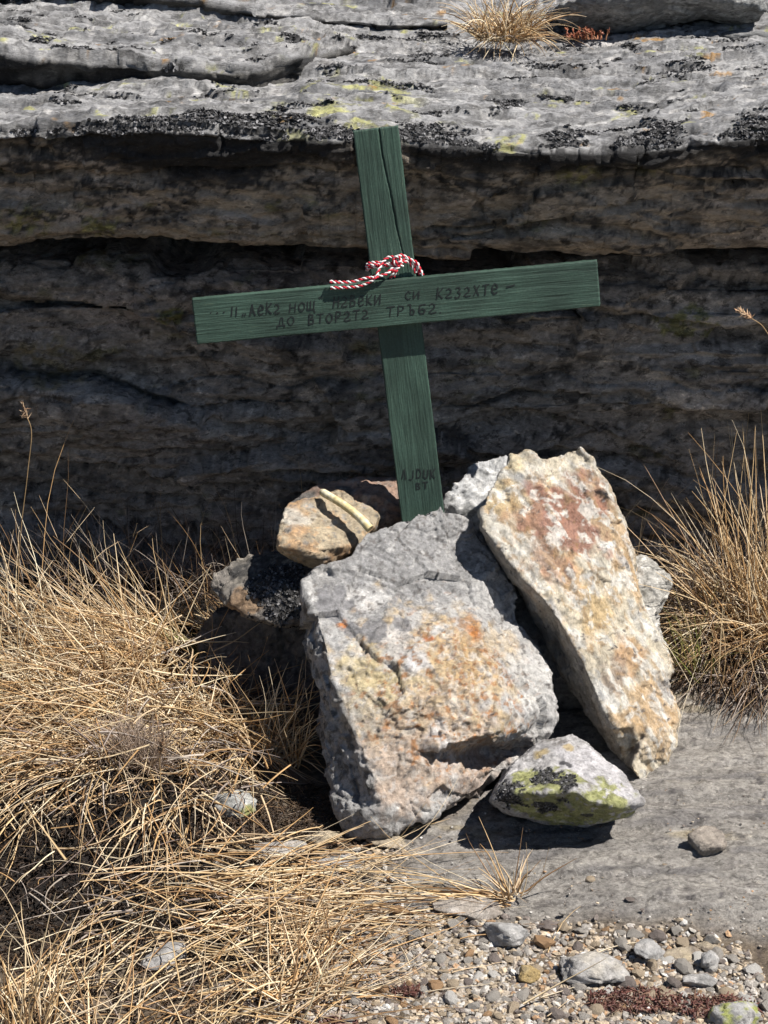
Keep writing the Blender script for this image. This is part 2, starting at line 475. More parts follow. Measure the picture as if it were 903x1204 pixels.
        for (px, py, r) in ((30, 262, 0.055), (115, 270, 0.04), (680, 200, 0.05), (760, 190, 0.04)):
            q = at(px, py, 3.13)
            dd = np.sqrt((P[:, 0] - q[0]) ** 2 + ((P[:, 2] - q[2]) * 1.5) ** 2) + 0.03 * fbm(P, 45, 3, 137)
            f = mixc(f, (0.33, 0.31, 0.09), 0.75 * sstep(r, r * 0.4, dd) * sstep(-0.2, 0.1, fbm(P, 70, 3, 139)))
        # crust of black lichen along the lip, spreading down the face in places
        ex = np.interp(P[:, 0], *np.array([(at(a, 150, 3.1)[0], b) for a, b in ((0, .02), (80, .03), (140, .07), (200, .095), (270, .10), (310, .07), (420, .03), (520, .045), (600, .04), (700, .05), (800, .035), (903, .05))]).T)
        down = np.interp(P[:, 0], lx, lz) - P[:, 2]
        f = mixc(f, (0.022, 0.021, 0.021), sstep(0.02, -0.02, down - ex + 0.05 * fbm(P, (14, 9, 14), 4, 141)))
        m = sstep(0.35, 0.75, top)[:, None]
        c = c * m + f * (1 - m)
        b = sstep(0.06, 0.24, fbm(P, (8, 20, 20), 5, 151, 0.6) + 0.32 * sstep(0.07, 0.0, P[:, 1] - 3.10) - 0.05) * sstep(-0.25, 0.1, fbm(P, (60, 90, 90), 3, 153))
        c = mixc(c, (0.035, 0.034, 0.035), 0.9 * b)
        return c
    o, P, N = build_layer('cap_layer', xs, prof, steps, lipY, lipZ, disp, paint, None, M_LEDGE, root)
    sel = (P[:, 1] < 4.1) & (np.abs(P[:, 0]) < 0.95)
    LICHEN_PTS.append((P[sel], N[sel], 'cap'))
    # ---- thin bed under the cap on the right
    bx, bz = interp_px([(470, 282), (520, 280), (600, 276), (700, 268), (800, 262), (903, 258), (1000, 256)], 3.17)
    def paint_dark(seed, base):
        def f_(P, N, top, face, P0):
            f = np.tile(np.array([base]), (len(P), 1))
            f = mixc(f, np.array(base) * 0.5, sstep(0.02, 0.22, fbm(P, (10, 6, 20), 5, seed, 0.68)))
            f = mixc(f, np.array(base) * 1.5, sstep(0.12, 0.26, fbm(P, (5, 3, 16), 5, seed + 5, 0.65)))
            f = mixc(f, np.array(base) * 1.7, 0.7 * sstep(0.18, 0.3, fbm(P, (36, 20, 70), 4, seed + 6, 0.6)))
            f = mixc(f, (0.03, 0.029, 0.028), 0.8 * sstep(0.20, 0.32, fbm(P, (22, 14, 32), 5, seed + 9, 0.65)))
            f = mixc(f, (0.21, 0.20, 0.075), 0.5 * sstep(0.24, 0.40, fbm(P, (7, 4, 15), 5, seed + 13, 0.65)))
            return f
        return f_
    def disp_thin(P, N, top, face):
        return N * (0.010 * fbm(P, (3, 2, 12), 4, 161) + 0.004 * fbm(P, (25, 20, 50), 3, 164))[:, None]
    build_layer('thin_bed', xs_dense(bx[0], 0.95, 0.005, None, 5), [(0.4, 0.002), (0.02, 0.0), (0, -0.008), (0.008, -0.03), (0.03, -0.045), (0.4, -0.047)],
                [0.05, 0.004, 0.004, 0.004, 0.05], lambda x: 3.165 + 0.012 * fbm(np.stack([x, x * 0, x * 0], 1), 8, 4, 166) + 0.12 * sstep(bx[0] + 0.1, bx[0], x),
                lambda x: np.interp(x, bx, bz), disp_thin, paint_dark(170, [0.36, 0.31, 0.26]),
                lambda x: 0.35 + 0.9 * sstep(bx[0], 0.6, x), M_WALL, root)
    # ---- recessed lower wall
    lower = [(0.40, 0.015), (0.14, 0.004), (0.045, 0.0), (0.012, -0.035), (0.0, -0.085), (0.028, -0.19), (0.012, -0.26), (0.05, -0.38), (0.09, -0.55), (0.12, -0.80)]
    def disp_low(P, N, top, face):
        a = 0.024 * fbm(P, (1.6, 1, 7), 4, 181) + 0.020 * terr(fbm(P, (2.6, 1, 11), 4, 184), 5) + 0.007 * fbm(P, (18, 12, 40), 4, 188) + 0.014 * facets(P, (4, 4, 15), 186, 0.7, 0.5) + 0.005 * facets(P, (16, 14, 45), 187, 0.7, 0.5)
        bo, bj, bf = beds(P, 6.5, 0.9, 851)
        bo2, bj2, _ = beds(P, 21, 2.2, 861, 3.0)
        bk = facets(P, (3.2, 3, 7), 871, 0.9, 0.7)
        a = a + 0.045 * bo - 0.040 * bj + 0.006 * bo2 - 0.007 * bj2 + 0.022 * bk
        cr = -0.03 * sstep(0.84, 0.96, ridged(P, (0.9, 0.3, 6), 2, 190))
        d = N * (a + cr)[:, None]
        d[:, 1] = np.maximum(d[:, 1], -0.05)
        return d
    dark = paint_dark(200, [0.31, 0.28, 0.25])
    def paint_low(P, N, top, face, P0):
        f = dark(P, N, top, face, P0)
        for (px, py, r, cc) in ((810, 385, 0.06, (0.25, 0.25, 0.08)), (640, 340, 0.04, (0.22, 0.21, 0.08)), (195, 372, 0.03, (0.25, 0.25, 0.08)),
                                (130, 370, 0.09, (0.40, 0.35, 0.32)), (180, 500, 0.12, (0.30, 0.28, 0.27)), (60, 430, 0.08, (0.26, 0.22, 0.13)),
                                (740, 470, 0.07, (0.30, 0.29, 0.28)), (590, 330, 0.05, (0.34, 0.30, 0.26))):
            q = at(px, py, 3.25)
            dd = np.sqrt((P[:, 0] - q[0]) ** 2 + ((P[:, 2] - q[2]) * 1.8) ** 2) + 0.05 * fbm(P, 22, 4, 211)
            f = mixc(f, cc, 0.75 * sstep(r, r * 0.8, dd) * sstep(-0.12, 0.0, fbm(P, (45, 30, 60), 4, 213, 0.6)))
        return f
    build_layer('lower_wall', xs_dense(-1.02, 1.02, 0.0048, -5, 5), lower, [0.05, 0.006] + [0.0048] * 5 + [0.006, 0.01],
                lambda x: 3.245 + 0.03 * fbm(np.stack([x, x * 0, x * 0], 1), 2.2, 3, 221),
                lambda x: 0.700 + 0.02 * fbm(np.stack([x, x * 0, x * 0], 1), 3, 3, 225), disp_low, paint_low, None, M_WALL, root)
    # ---- slabs lying on the cap at the back
    sx, sz = interp_px([(-200, 62), (0, 62), (60, 68), (120, 74), (170, 76), (230, 80), (290, 82), (320, 78)], 3.42)
    xe = at(300, 80, 3.42)[0]; xf = at(520, 50, 3.8)[0]
    def s2Y(x):
        Q = np.stack([x, x * 0, x * 0], 1)
        return 3.42 + 0.55 * sstep(xe - 0.02, xf, x) + 0.025 * fbm(Q, 7, 5, 231, 0.65)
    def s2Z(x):
        return np.interp(x, sx, sz) - 0.012 * sstep(xe, xf, x) + 0.008 * fbm(np.stack([x, x * 0, x * 0], 1), 14, 5, 233, 0.65)
    def disp2(P, N, top, face):
        tw = sstep(0.5, 0.9, top)
        d = np.zeros_like(P)
        d[:, 2] += tw * (0.018 * terr(fbm(P, (2.2, 6, 2), 4, 241), 8) + 0.016 * risers(P, 8, 0.9, 841) + 0.008 * risers(P, 22, 1.3, 845) + 0.006 * ridged(P, (12, 26, 12), 3, 244) + 0.010 * facets(P, (8, 22, 8), 245, 0.6, 0.6) + 0.005 * facets(P, (24, 55, 20), 246, 0.7, 0.6))
        d += N * ((1 - tw) * (0.012 * fbm(P, (4, 3, 20), 4, 247) + 0.006 * fbm(P, 40, 3, 249) + 0.012 * facets(P, (12, 10, 30), 248, 0.7, 0.5)))[:, None]
        d[:, 1] = np.maximum(d[:, 1], -0.010)
        return d
    def paint2(P, N, top, face, P0):
        c = paint_top(P, 260)
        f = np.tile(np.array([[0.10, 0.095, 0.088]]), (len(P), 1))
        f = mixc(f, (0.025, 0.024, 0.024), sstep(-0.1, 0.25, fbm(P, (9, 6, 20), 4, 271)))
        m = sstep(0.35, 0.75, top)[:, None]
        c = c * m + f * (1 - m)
        return mixc(c, (0.035, 0.034, 0.035), 0.9 * sstep(0.24, 0.34, fbm(P, (9, 22, 22), 5, 281)))
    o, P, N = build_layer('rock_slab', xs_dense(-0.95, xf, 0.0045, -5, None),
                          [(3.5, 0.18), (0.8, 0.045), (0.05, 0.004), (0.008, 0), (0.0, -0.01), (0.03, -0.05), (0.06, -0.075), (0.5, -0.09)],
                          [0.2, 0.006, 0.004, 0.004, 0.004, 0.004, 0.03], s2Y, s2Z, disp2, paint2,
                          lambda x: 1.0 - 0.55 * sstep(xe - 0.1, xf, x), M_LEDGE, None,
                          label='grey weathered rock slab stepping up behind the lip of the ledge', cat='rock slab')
    sel = (P[:, 1] < 4.1)
    LICHEN_PTS.append((P[sel], N[sel], 'slab'))
    # back slab, behind the first
    tx, tz = interp_px([(-200, -14), (0, -12), (150, -6), (240, 2), (300, 14), (380, 22), (470, 26), (530, 30)], 3.86)
    xb = at(528, 30, 3.86)[0]
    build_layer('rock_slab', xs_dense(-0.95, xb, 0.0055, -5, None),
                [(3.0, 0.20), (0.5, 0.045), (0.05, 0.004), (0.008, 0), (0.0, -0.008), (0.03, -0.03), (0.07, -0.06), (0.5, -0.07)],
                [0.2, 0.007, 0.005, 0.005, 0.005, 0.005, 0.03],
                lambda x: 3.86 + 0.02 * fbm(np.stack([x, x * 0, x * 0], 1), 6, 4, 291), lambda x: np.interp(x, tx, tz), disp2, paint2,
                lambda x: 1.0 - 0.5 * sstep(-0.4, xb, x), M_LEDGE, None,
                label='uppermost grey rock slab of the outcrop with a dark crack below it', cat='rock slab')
build_outcrop()

# ------------------------------------------------------------------ stones
def remesh(V, F, voxel):
    me = bpy.data.meshes.new('tmp')
    me.from_pydata([tuple(v) for v in V], [], [tuple(f) for f in F])
    bm = bmesh.new(); bm.from_mesh(me)
    bmesh.ops.recalc_face_normals(bm, faces=bm.faces)
    bm.to_mesh(me); bm.free()
    ob = bpy.data.objects.new('tmp', me); COL.objects.link(ob)
    md = ob.modifiers.new('r', 'REMESH'); md.mode = 'VOXEL'; md.voxel_size = voxel; md.use_smooth_shade = True
    sm = ob.modifiers.new('s', 'SMOOTH'); sm.factor = 0.5; sm.iterations = 3
    dg = bpy.context.evaluated_depsgraph_get()
    res = bpy.data.meshes.new_from_object(ob.evaluated_get(dg))
    bpy.data.objects.remove(ob); bpy.data.meshes.remove(me)
    return res
class Front:
    """facet surface of a stone: outline and inner points with their distances"""
    def __init__(s, outline, inner):
        pts = outline + inner
        n = len(outline)
        v2 = [Vector((p[0], -p[1])) for p in pts]
        ed = [(i, (i + 1) % n) for i in range(n)]
        vs, _, fs, ov, _, _ = delaunay_2d_cdt(v2, ed, [], 1, 1e-4)
        s.idx = [o[0] if o else 0 for o in ov]
        s.pts = pts; s.n = n
        s.P = np.array([at(*p) for p in pts])
        s.F = [tuple(s.idx[i] for i in f) for f in fs]
    def on(s, px, py):
        for f in s.F:
            a, b, c = [np.array(s.pts[i][:2], float) for i in f]
            M = np.array([b - a, c - a]).T
            try: u = np.linalg.solve(M, np.array([px, py]) - a)
            except Exception: continue
            if u[0] >= -1e-6 and u[1] >= -1e-6 and u.sum() <= 1 + 1e-6:
                Y = (1 - u.sum()) * s.pts[f[0]][2] + u[0] * s.pts[f[1]][2] + u[1] * s.pts[f[2]][2]
                return at(px, py, Y)
        return at(px, py, np.mean([p[2] for p in s.pts]))
def stone(name, outline, inner, back, shrink, voxel, disp, paint, mat, **tags):
    fr = Front(outline, inner)
    n = fr.n
    cen = fr.P[:n].mean(0)
    mid = fr.P[:n] + np.array(back) * 0.5 + (cen - fr.P[:n]) * (shrink * 0.25)
    bk = fr.P[:n] + np.array(back) + (cen - fr.P[:n]) * shrink
    V = np.concatenate([fr.P, mid, bk]); m = len(fr.P)
    F = list(fr.F)
    for i in range(n):
        j = (i + 1) % n
        F.append((i, j, m + j, m + i)); F.append((m + i, m + j, m + n + j, m + n + i))
    F.append(tuple(m + n + i for i in range(n)))
    me = remesh(V, F, voxel)
    P, N = coords(me), normals(me)
    P2 = P + disp(P, N)
    c = paint(P2, N, fr)
    Vb, loc = based(P2)
    me.vertices.foreach_set('co', Vb.astype(np.float32).ravel())
    me.name = name
    set_col(me, c)
    me.materials.clear(); me.materials.append(mat)
    me.update()
    o = link(name, me, loc, **tags)
    return o, P2, N, fr
def blobm(P, q, r, soft=0.5, amp=0.35, freq=40, seed=1):
    d = np.linalg.norm(P - q, axis=1) + r * amp * 2 * fbm(P, freq, 4, seed)
    return sstep(r, r * (1 - soft), d)
def polym(P, q, ax, r, **k): pass

def gen_disp(big=0.008, mid=0.004, small=0.0016, seed=0, strat=None, flake=0.0):
    def f(P, N):
        W = P + 0.012 * np.stack([fbm(P, 22, 3, seed + 31), fbm(P, 22, 3, seed + 32), fbm(P, 22, 3, seed + 33)], 1)
        d = big * fbm(P, 9, 3, seed) + mid * 0.7 * ridged(P, 40, 3, seed + 5) + small * fbm(P, 130, 3, seed + 9)
        d = d + big * 0.75 * facets(W, 15, seed + 2) + mid * 0.65 * facets(W, 45, seed + 3)
        if strat is not None:
            ax, fr_, amp = strat
            s = P @ np.array(ax)
            w = s * fr_ + 1.2 * fbm(P, 7, 3, seed + 13)
            tri = np.abs((w - np.floor(w)) * 2 - 1)
            d = d + amp * (sstep(0.2, 0.8, tri) - 0.5)
        if flake:
            h = fbm(P, 13, 4, seed + 17)
            d = d + flake * (sstep(0.0, 0.03, h) + sstep(0.22, 0.25, h) - 1)
        return N * d[:, None]
    return f

# --- big grey boulder
A_out = [(355, 683, 2.75), (372, 670, 2.77), (410, 652, 2.80), (432, 625, 2.84), (470, 612, 2.87), (520, 597, 2.90), (556, 612, 2.90),
         (575, 640, 2.88), (606, 688, 2.84), (612, 730, 2.80), (630, 760, 2.77), (648, 800, 2.72), (653, 850, 2.66), (640, 872, 2.65),
         (612, 888, 2.64), (590, 903, 2.62), (570, 925, 2.575), (535, 945, 2.53), (500, 965, 2.485), (450, 978, 2.475), (415, 985, 2.48),
         (398, 950, 2.515), (385, 900, 2.565), (372, 850, 2.615), (365, 790, 2.655), (358, 730, 2.715)]
A_in = [(362, 700, 2.725), (376, 740, 2.675), (392, 800, 2.605), (420, 868, 2.54), (440, 918, 2.495), (452, 950, 2.476), (450, 700, 2.735), (500, 780, 2.625), (515, 845, 2.555),
        (560, 842, 2.565), (600, 835, 2.595), (560, 700, 2.79), (470, 830, 2.565), (480, 640, 2.84), (535, 874, 2.535), (570, 868, 2.550), (605, 862, 2.590), (570, 765, 2.68),
        (540, 887, 2.575), (568, 884, 2.63), (604, 876, 2.655), (500, 925, 2.505), (545, 912, 2.545), (640, 835, 2.655), (485, 880, 2.535), (575, 905, 2.59)]
def A_disp(P, N):
    d0 = gen_disp(0.005, 0.0028, 0.0011, 3, ((0.35, -0.55, 0.75), 38, 0.0022), 0.0038)(P, N) + N * (0.014 * facets(P, 8.5, 12, 0.7, 0.4))[:, None]
    # knobbly garnet rich zone low on the face
    k = blobm(P, AFR.on(540, 800), 0.12, 0.6, 0.2, 20, 9)
    v = perlin(P * 75, 4)
    return d0 + N * (k * 0.0030 * sstep(-0.1, 0.6, v))[:, None]
AFR = Front(A_out, A_in)
def A_paint(P, N, fr):
    c = np.tile(np.array([[0.44, 0.435, 0.43]]), (len(P), 1))
    c = mixc(c, (0.52, 0.51, 0.50), sstep(0.0, 0.4, fbm(P, 16, 4, 301)))
    c = mixc(c, (0.29, 0.285, 0.28), sstep(0.1, 0.4, fbm(P, 22, 4, 305)))
    up = np.maximum(blobm(P, fr.on(500, 640), 0.13, 0.4, 0.3, 18, 3), blobm(P, fr.on(440, 680), 0.09, 0.4, 0.3, 18, 4))
    c = mixc(c, (0.25, 0.25, 0.255), 0.8 * up)
    for (px, py, r, cc, a) in ((505, 800, 0.17, (0.54, 0.40, 0.22), .85), (440, 830, 0.07, (0.56, 0.50, 0.38), .6), (480, 900, 0.09, (0.46, 0.34, 0.25), .7), (550, 770, 0.07, (0.50, 0.32, 0.14), .6), (595, 760, 0.05, (0.54, 0.42, 0.26), .6), (450, 860, 0.05, (0.50, 0.40, 0.28), .6), (520, 855, 0.09, (0.48, 0.36, 0.26), .6),
                               (440, 790, 0.06, (0.52, 0.43, 0.24), .8), (470, 760, 0.05, (0.56, 0.55, 0.55), .8), (550, 735, 0.03, (0.45, 0.22, 0.07), .7),
                               (505, 752, 0.013, (0.50, 0.15, 0.04), 1), (402, 732, 0.014, (0.48, 0.18, 0.05), 1), (560, 745, 0.016, (0.5, 0.2, 0.05), 1),
                               (430, 700, 0.045, (0.62, 0.61, 0.60), .8), (620, 800, 0.06, (0.58, 0.57, 0.55), .75), (560, 905, 0.09, (0.42, 0.31, 0.24), .65),
                               (470, 900, 0.06, (0.48, 0.38, 0.30), .7), (490, 780, 0.03, (0.62, 0.62, 0.64), .8), (520, 870, 0.035, (0.62, 0.62, 0.64), .7)):
        c = mixc(c, cc, a * blobm(P, fr.on(px, py), r, 0.6, 0.5, 38, int(px)))
    rz = blobm(P, fr.on(530, 810), 0.19, 0.6, 0.4, 16, 8)
    c = mixc(c, (0.36, 0.17, 0.06), 0.9 * rz * sstep(0.12, 0.24, fbm(P, 75, 4, 311)))
    c = mixc(c, (0.62, 0.59, 0.54), 0.55 * rz * sstep(0.10, 0.28, fbm(P, 55, 4, 315)))
    c = mixc(c, (0.60, 0.59, 0.58), 0.45 * sstep(0.16, 0.30, fbm(P, 85, 4, 317)))
    c = mixc(c, (0.13, 0.115, 0.105), 0.8 * sstep(0.24, 0.36, fbm(P, 95, 4, 319)))
    c = c * np.array([0.90, 0.885, 0.865])
    # flat grey crust patches left over from the flaked skin
    for (px, py, r) in ((392, 706, 0.034), (440, 742, 0.026), (415, 738, 0.014), (470, 735, 0.02)):
        c = mixc(c, (0.20, 0.195, 0.20), 0.9 * blobm(P, fr.on(px, py), r, 0.12, 0.5, 45, 5))
    # left flank
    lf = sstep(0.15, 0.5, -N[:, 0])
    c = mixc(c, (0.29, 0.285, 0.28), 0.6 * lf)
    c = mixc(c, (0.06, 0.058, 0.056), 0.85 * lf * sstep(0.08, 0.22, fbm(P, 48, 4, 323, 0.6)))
    c = mixc(c, (0.09, 0.08, 0.075), 0.8 * sstep(0.28, 0.40, fbm(P, 75, 3, 321)) * up)
    return c
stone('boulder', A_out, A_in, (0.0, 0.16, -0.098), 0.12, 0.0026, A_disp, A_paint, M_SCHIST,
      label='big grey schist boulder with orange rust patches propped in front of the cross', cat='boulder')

# --- tall rusty slab on the right
B_out = [(563, 612, 2.87), (572, 585, 2.89), (588, 555, 2.93), (600, 536, 2.96), (618, 531, 2.97), (640, 541, 2.96), (664, 532, 2.98), (682, 526, 2.98),
         (700, 545, 2.97), (712, 565, 2.96), (728, 600, 2.93), (745, 650, 2.90), (750, 690, 2.87), (762, 725, 2.85), (783, 768, 2.81), (790, 790, 2.79),
         (786, 805, 2.78), (797, 832, 2.76), (795, 872, 2.72), (782, 905, 2.69), (768, 925, 2.66), (756, 924, 2.655), (732, 898, 2.69), (702, 858, 2.75),
         (668, 803, 2.81), (640, 750, 2.84), (606, 694, 2.87), (572, 648, 2.89)]
B_in = [(567, 620, 2.835), (600, 663, 2.80), (640, 706, 2.762), (668, 745, 2.735), (692, 795, 2.70), (716, 850, 2.668), (742, 902, 2.645),
        (640, 610, 2.87), (690, 690, 2.80), (740, 790, 2.74), (762, 860, 2.69), (680, 575, 2.93), (610, 570, 2.91), (715, 640, 2.88)]
def B_disp(P, N):
    return gen_disp(0.0042, 0.0030, 0.0016, 33, ((0.75, 0.15, 0.35), 42, 0.0030), 0.002)(P, N)
def B_paint(P, N, fr):
    c = np.tile(np.array([[0.58, 0.51, 0.39]]), (len(P), 1))
    st = P @ np.array([[0.75], [0.2], [0.30]])
    Q = np.concatenate([st * 1.7, P[:, 1:2], P[:, 2:3] * 0.8], 1) + 0.02 * np.stack([fbm(P, 25, 3, 351), fbm(P, 25, 3, 352), fbm(P, 25, 3, 353)], 1)
    c = mixc(c, (0.64, 0.60, 0.52), sstep(0.0, 0.35, fbm(Q, 18, 4, 331)))
    c = mixc(c, (0.51, 0.34, 0.18), 0.8 * sstep(0.0, 0.3, fbm(Q, 13, 4, 335)))
    c = mixc(c, (0.40, 0.40, 0.40), 0.8 * sstep(0.15, 0.4, fbm(Q, 16, 4, 339)))
    for (px, py, r, cc, a) in ((660, 610, 0.10, (0.30, 0.135, 0.09), .9), (690, 580, 0.05, (0.33, 0.16, 0.10), .7), (620, 605, 0.05, (0.40, 0.23, 0.13), .6), (640, 660, 0.05, (0.42, 0.22, 0.11), .6),
                               (590, 580, 0.05, (0.52, 0.40, 0.22), .7), (740, 770, 0.04, (0.46, 0.24, 0.08), .7), (720, 800, 0.03, (0.30, 0.22, 0.17), .7), (725, 780, 0.03, (0.30, 0.22, 0.17), .6),
                               (600, 640, 0.045, (0.62, 0.58, 0.50), .8), (700, 720, 0.05, (0.55, 0.36, 0.13), .6), (770, 870, 0.05, (0.50, 0.36, 0.22), .5), (600, 545, 0.03, (0.60, 0.49, 0.28), .6)):
        c = mixc(c, cc, a * blobm(P, fr.on(px, py), r, 0.6, 0.5, 34, int(px)))
    c = mixc(c, (0.70, 0.67, 0.61), 0.8 * sstep(0.08, 0.24, fbm(Q, 42, 4, 341)))
    c = mixc(c, (0.36, 0.22, 0.09), 0.6 * sstep(0.18, 0.32, fbm(Q, 50, 4, 343)))
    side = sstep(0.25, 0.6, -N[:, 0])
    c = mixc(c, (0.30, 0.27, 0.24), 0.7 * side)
    c = mixc(c, (0.07, 0.06, 0.055), 0.85 * sstep(0.36, 0.46, fbm(P, 70, 3, 345)))
    return c
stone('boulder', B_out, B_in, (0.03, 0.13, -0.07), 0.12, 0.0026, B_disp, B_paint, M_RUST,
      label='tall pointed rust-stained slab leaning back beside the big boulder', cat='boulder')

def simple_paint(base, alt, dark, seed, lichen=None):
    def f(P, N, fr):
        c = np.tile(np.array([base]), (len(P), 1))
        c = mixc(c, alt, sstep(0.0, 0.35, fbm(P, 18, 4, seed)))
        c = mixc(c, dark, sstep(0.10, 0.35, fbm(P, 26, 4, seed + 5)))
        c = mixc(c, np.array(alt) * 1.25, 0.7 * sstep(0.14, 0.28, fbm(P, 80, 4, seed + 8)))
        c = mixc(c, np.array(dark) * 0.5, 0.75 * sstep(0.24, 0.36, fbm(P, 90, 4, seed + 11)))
        if lichen: c = lichen(c, P, N, fr)
        return c
    return f
# --- grey stone behind the foot of the cross
stone('stone', [(516, 612, 3.00), (524, 582, 3.01), (545, 560, 3.03), (562, 541, 3.06), (600, 534, 3.08), (650, 545, 3.08), (655, 640, 3.0), (600, 665, 2.99), (550, 640, 2.99)],
      [(570, 590, 3.005), (545, 605, 2.995)], (0, 0.06, -0.18), 0.05, 0.0035, gen_disp(0.008, 0.005, 0.0018, 41, None, 0.002),
      simple_paint((0.50, 0.50, 0.50), (0.60, 0.59, 0.57), (0.32, 0.32, 0.315), 351), M_STONE,
      label='pale grey stone wedged between the foot of the cross and the rusty slab', cat='stone')
# --- tan stone left of the cross
stone('stone', [(325, 642, 2.832), (330, 610, 2.89), (338, 591, 2.93), (362, 587, 2.945), (400, 577, 2.975), (425, 590, 2.965), (446, 607, 2.945), (440, 622, 2.915),
                (425, 640, 2.885), (398, 656, 2.86), (372, 666, 2.845), (345, 659, 2.845)],
      [(385, 603, 2.925), (380, 630, 2.865), (347, 634, 2.838), (418, 626, 2.89), (402, 641, 2.855), (372, 650, 2.83), (348, 646, 2.825)], (0.0, 0.08, -0.05), 0.1, 0.003,
      gen_disp(0.0030, 0.0034, 0.0014, 51, ((0.2, 0.3, 0.9), 45, 0.002), 0.0015),
      simple_paint((0.40, 0.33, 0.23), (0.42, 0.27, 0.15), (0.30, 0.285, 0.26), 361,
                   lambda c, P, N, fr: mixc(mixc(c, (0.5, 0.47, 0.42), 0.7 * blobm(P, fr.on(345, 610), 0.035, 0.5, 0.4, 40, 3)), (0.10, 0.075, 0.05), 0.8 * sstep(0.3, 0.42, fbm(P, 60, 3, 371)))), M_STONE,
      label='small tan and orange stone with a pale stick lying across it', cat='stone')
# --- dark flat stone behind it
stone('stone', [(340, 590, 2.99), (372, 570, 3.02), (430, 562, 3.05), (480, 562, 3.05), (490, 600, 2.99), (440, 615, 2.97), (380, 612, 2.97)],
      [(430, 582, 2.985), (400, 592, 2.975)], (0, 0.08, -0.22), 0.0, 0.004, gen_disp(0.006, 0.004, 0.0016, 61, None, 0.002),
      simple_paint((0.30, 0.20, 0.15), (0.24, 0.22, 0.20), (0.12, 0.11, 0.10), 381), M_STONE,
      label='reddish dark flat stone in the shade just behind the tan stone', cat='stone')
# --- lichen covered stone under the tan stone
def F_lich(c, P, N, fr):
    c = mixc(c, (0.26, 0.17, 0.10), 0.9 * blobm(P, fr.on(287, 708), 0.03, 0.25, 0.3, 30, 3))
    b = np.maximum(blobm(P, fr.on(335, 695), 0.055, 0.3, 0.4, 40, 6), blobm(P, fr.on(300, 670), 0.05, 0.5, 0.6, 40, 7))
    return mixc(c, (0.035, 0.034, 0.034), 0.9 * b * sstep(-0.35, 0.0, fbm(P, 50, 3, 391)))
_, FP, FN, _ = stone('stone', [(246, 694, 2.88), (252, 676, 2.90), (275, 660, 2.92), (320, 650, 2.93), (350, 655, 2.92), (378, 668, 2.89), (385, 700, 2.86), (375, 738, 2.83), (330, 736, 2.825), (292, 724, 2.83), (262, 712, 2.85)],
      [(310, 680, 2.87), (340, 690, 2.85), (285, 700, 2.845)], (0.02, 0.12, -0.05), 0.08, 0.0034, gen_disp(0.009, 0.006, 0.0025, 71),
      simple_paint((0.19, 0.17, 0.15), (0.28, 0.25, 0.21), (0.08, 0.075, 0.07), 395, F_lich), M_STONE,
      label='stone crusted with black lichen, carrying the tan stone on its back', cat='stone')
LICHEN_PTS.append((FP, FN, 'stone'))
# --- base stones
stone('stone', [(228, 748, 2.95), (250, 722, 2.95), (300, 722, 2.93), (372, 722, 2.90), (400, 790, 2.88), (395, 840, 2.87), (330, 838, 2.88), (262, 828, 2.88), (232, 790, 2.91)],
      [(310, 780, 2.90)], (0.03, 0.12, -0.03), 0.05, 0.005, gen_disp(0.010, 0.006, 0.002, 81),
      simple_paint((0.11, 0.105, 0.10), (0.16, 0.15, 0.14), (0.05, 0.05, 0.048), 405), M_STONE,  # stone tones darkened, putting the shade it lies in into the colour
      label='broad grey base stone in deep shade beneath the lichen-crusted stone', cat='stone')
stone('stone', [(430, 640, 3.0), (480, 615, 3.04), (600, 610, 3.04), (680, 640, 3.02), (720, 740, 2.90), (700, 800, 2.84), (600, 790, 2.86), (480, 770, 2.9)],
      [(580, 700, 2.93)], (0.0, 0.06, -0.12), 0.0, 0.006, gen_disp(0.010, 0.006, 0.002, 85),
      simple_paint((0.28, 0.275, 0.27), (0.34, 0.33, 0.32), (0.16, 0.15, 0.15), 409), M_STONE,
      label='dark grey core stone in the gap between boulder and rusty slab', cat='stone')
# --- small pale stone right of the slab
stone('stone', [(738, 662, 2.97), (760, 655, 2.98), (778, 668, 2.97), (789, 684, 2.95), (783, 705, 2.93), (772, 722, 2.91), (785, 760, 2.89), (775, 800, 2.86), (735, 800, 2.86), (725, 700, 2.93)],
      [(764, 690, 2.93), (757, 740, 2.89)], (0.0, 0.10, -0.06), 0.05, 0.0035, gen_disp(0.007, 0.006, 0.002, 91, None, 0.002),
      simple_paint((0.48, 0.46, 0.42), (0.56, 0.54, 0.50), (0.28, 0.27, 0.24), 415), M_STONE,
      label='small knobbly pale stone behind the rusty slab beside the grass', cat='stone')
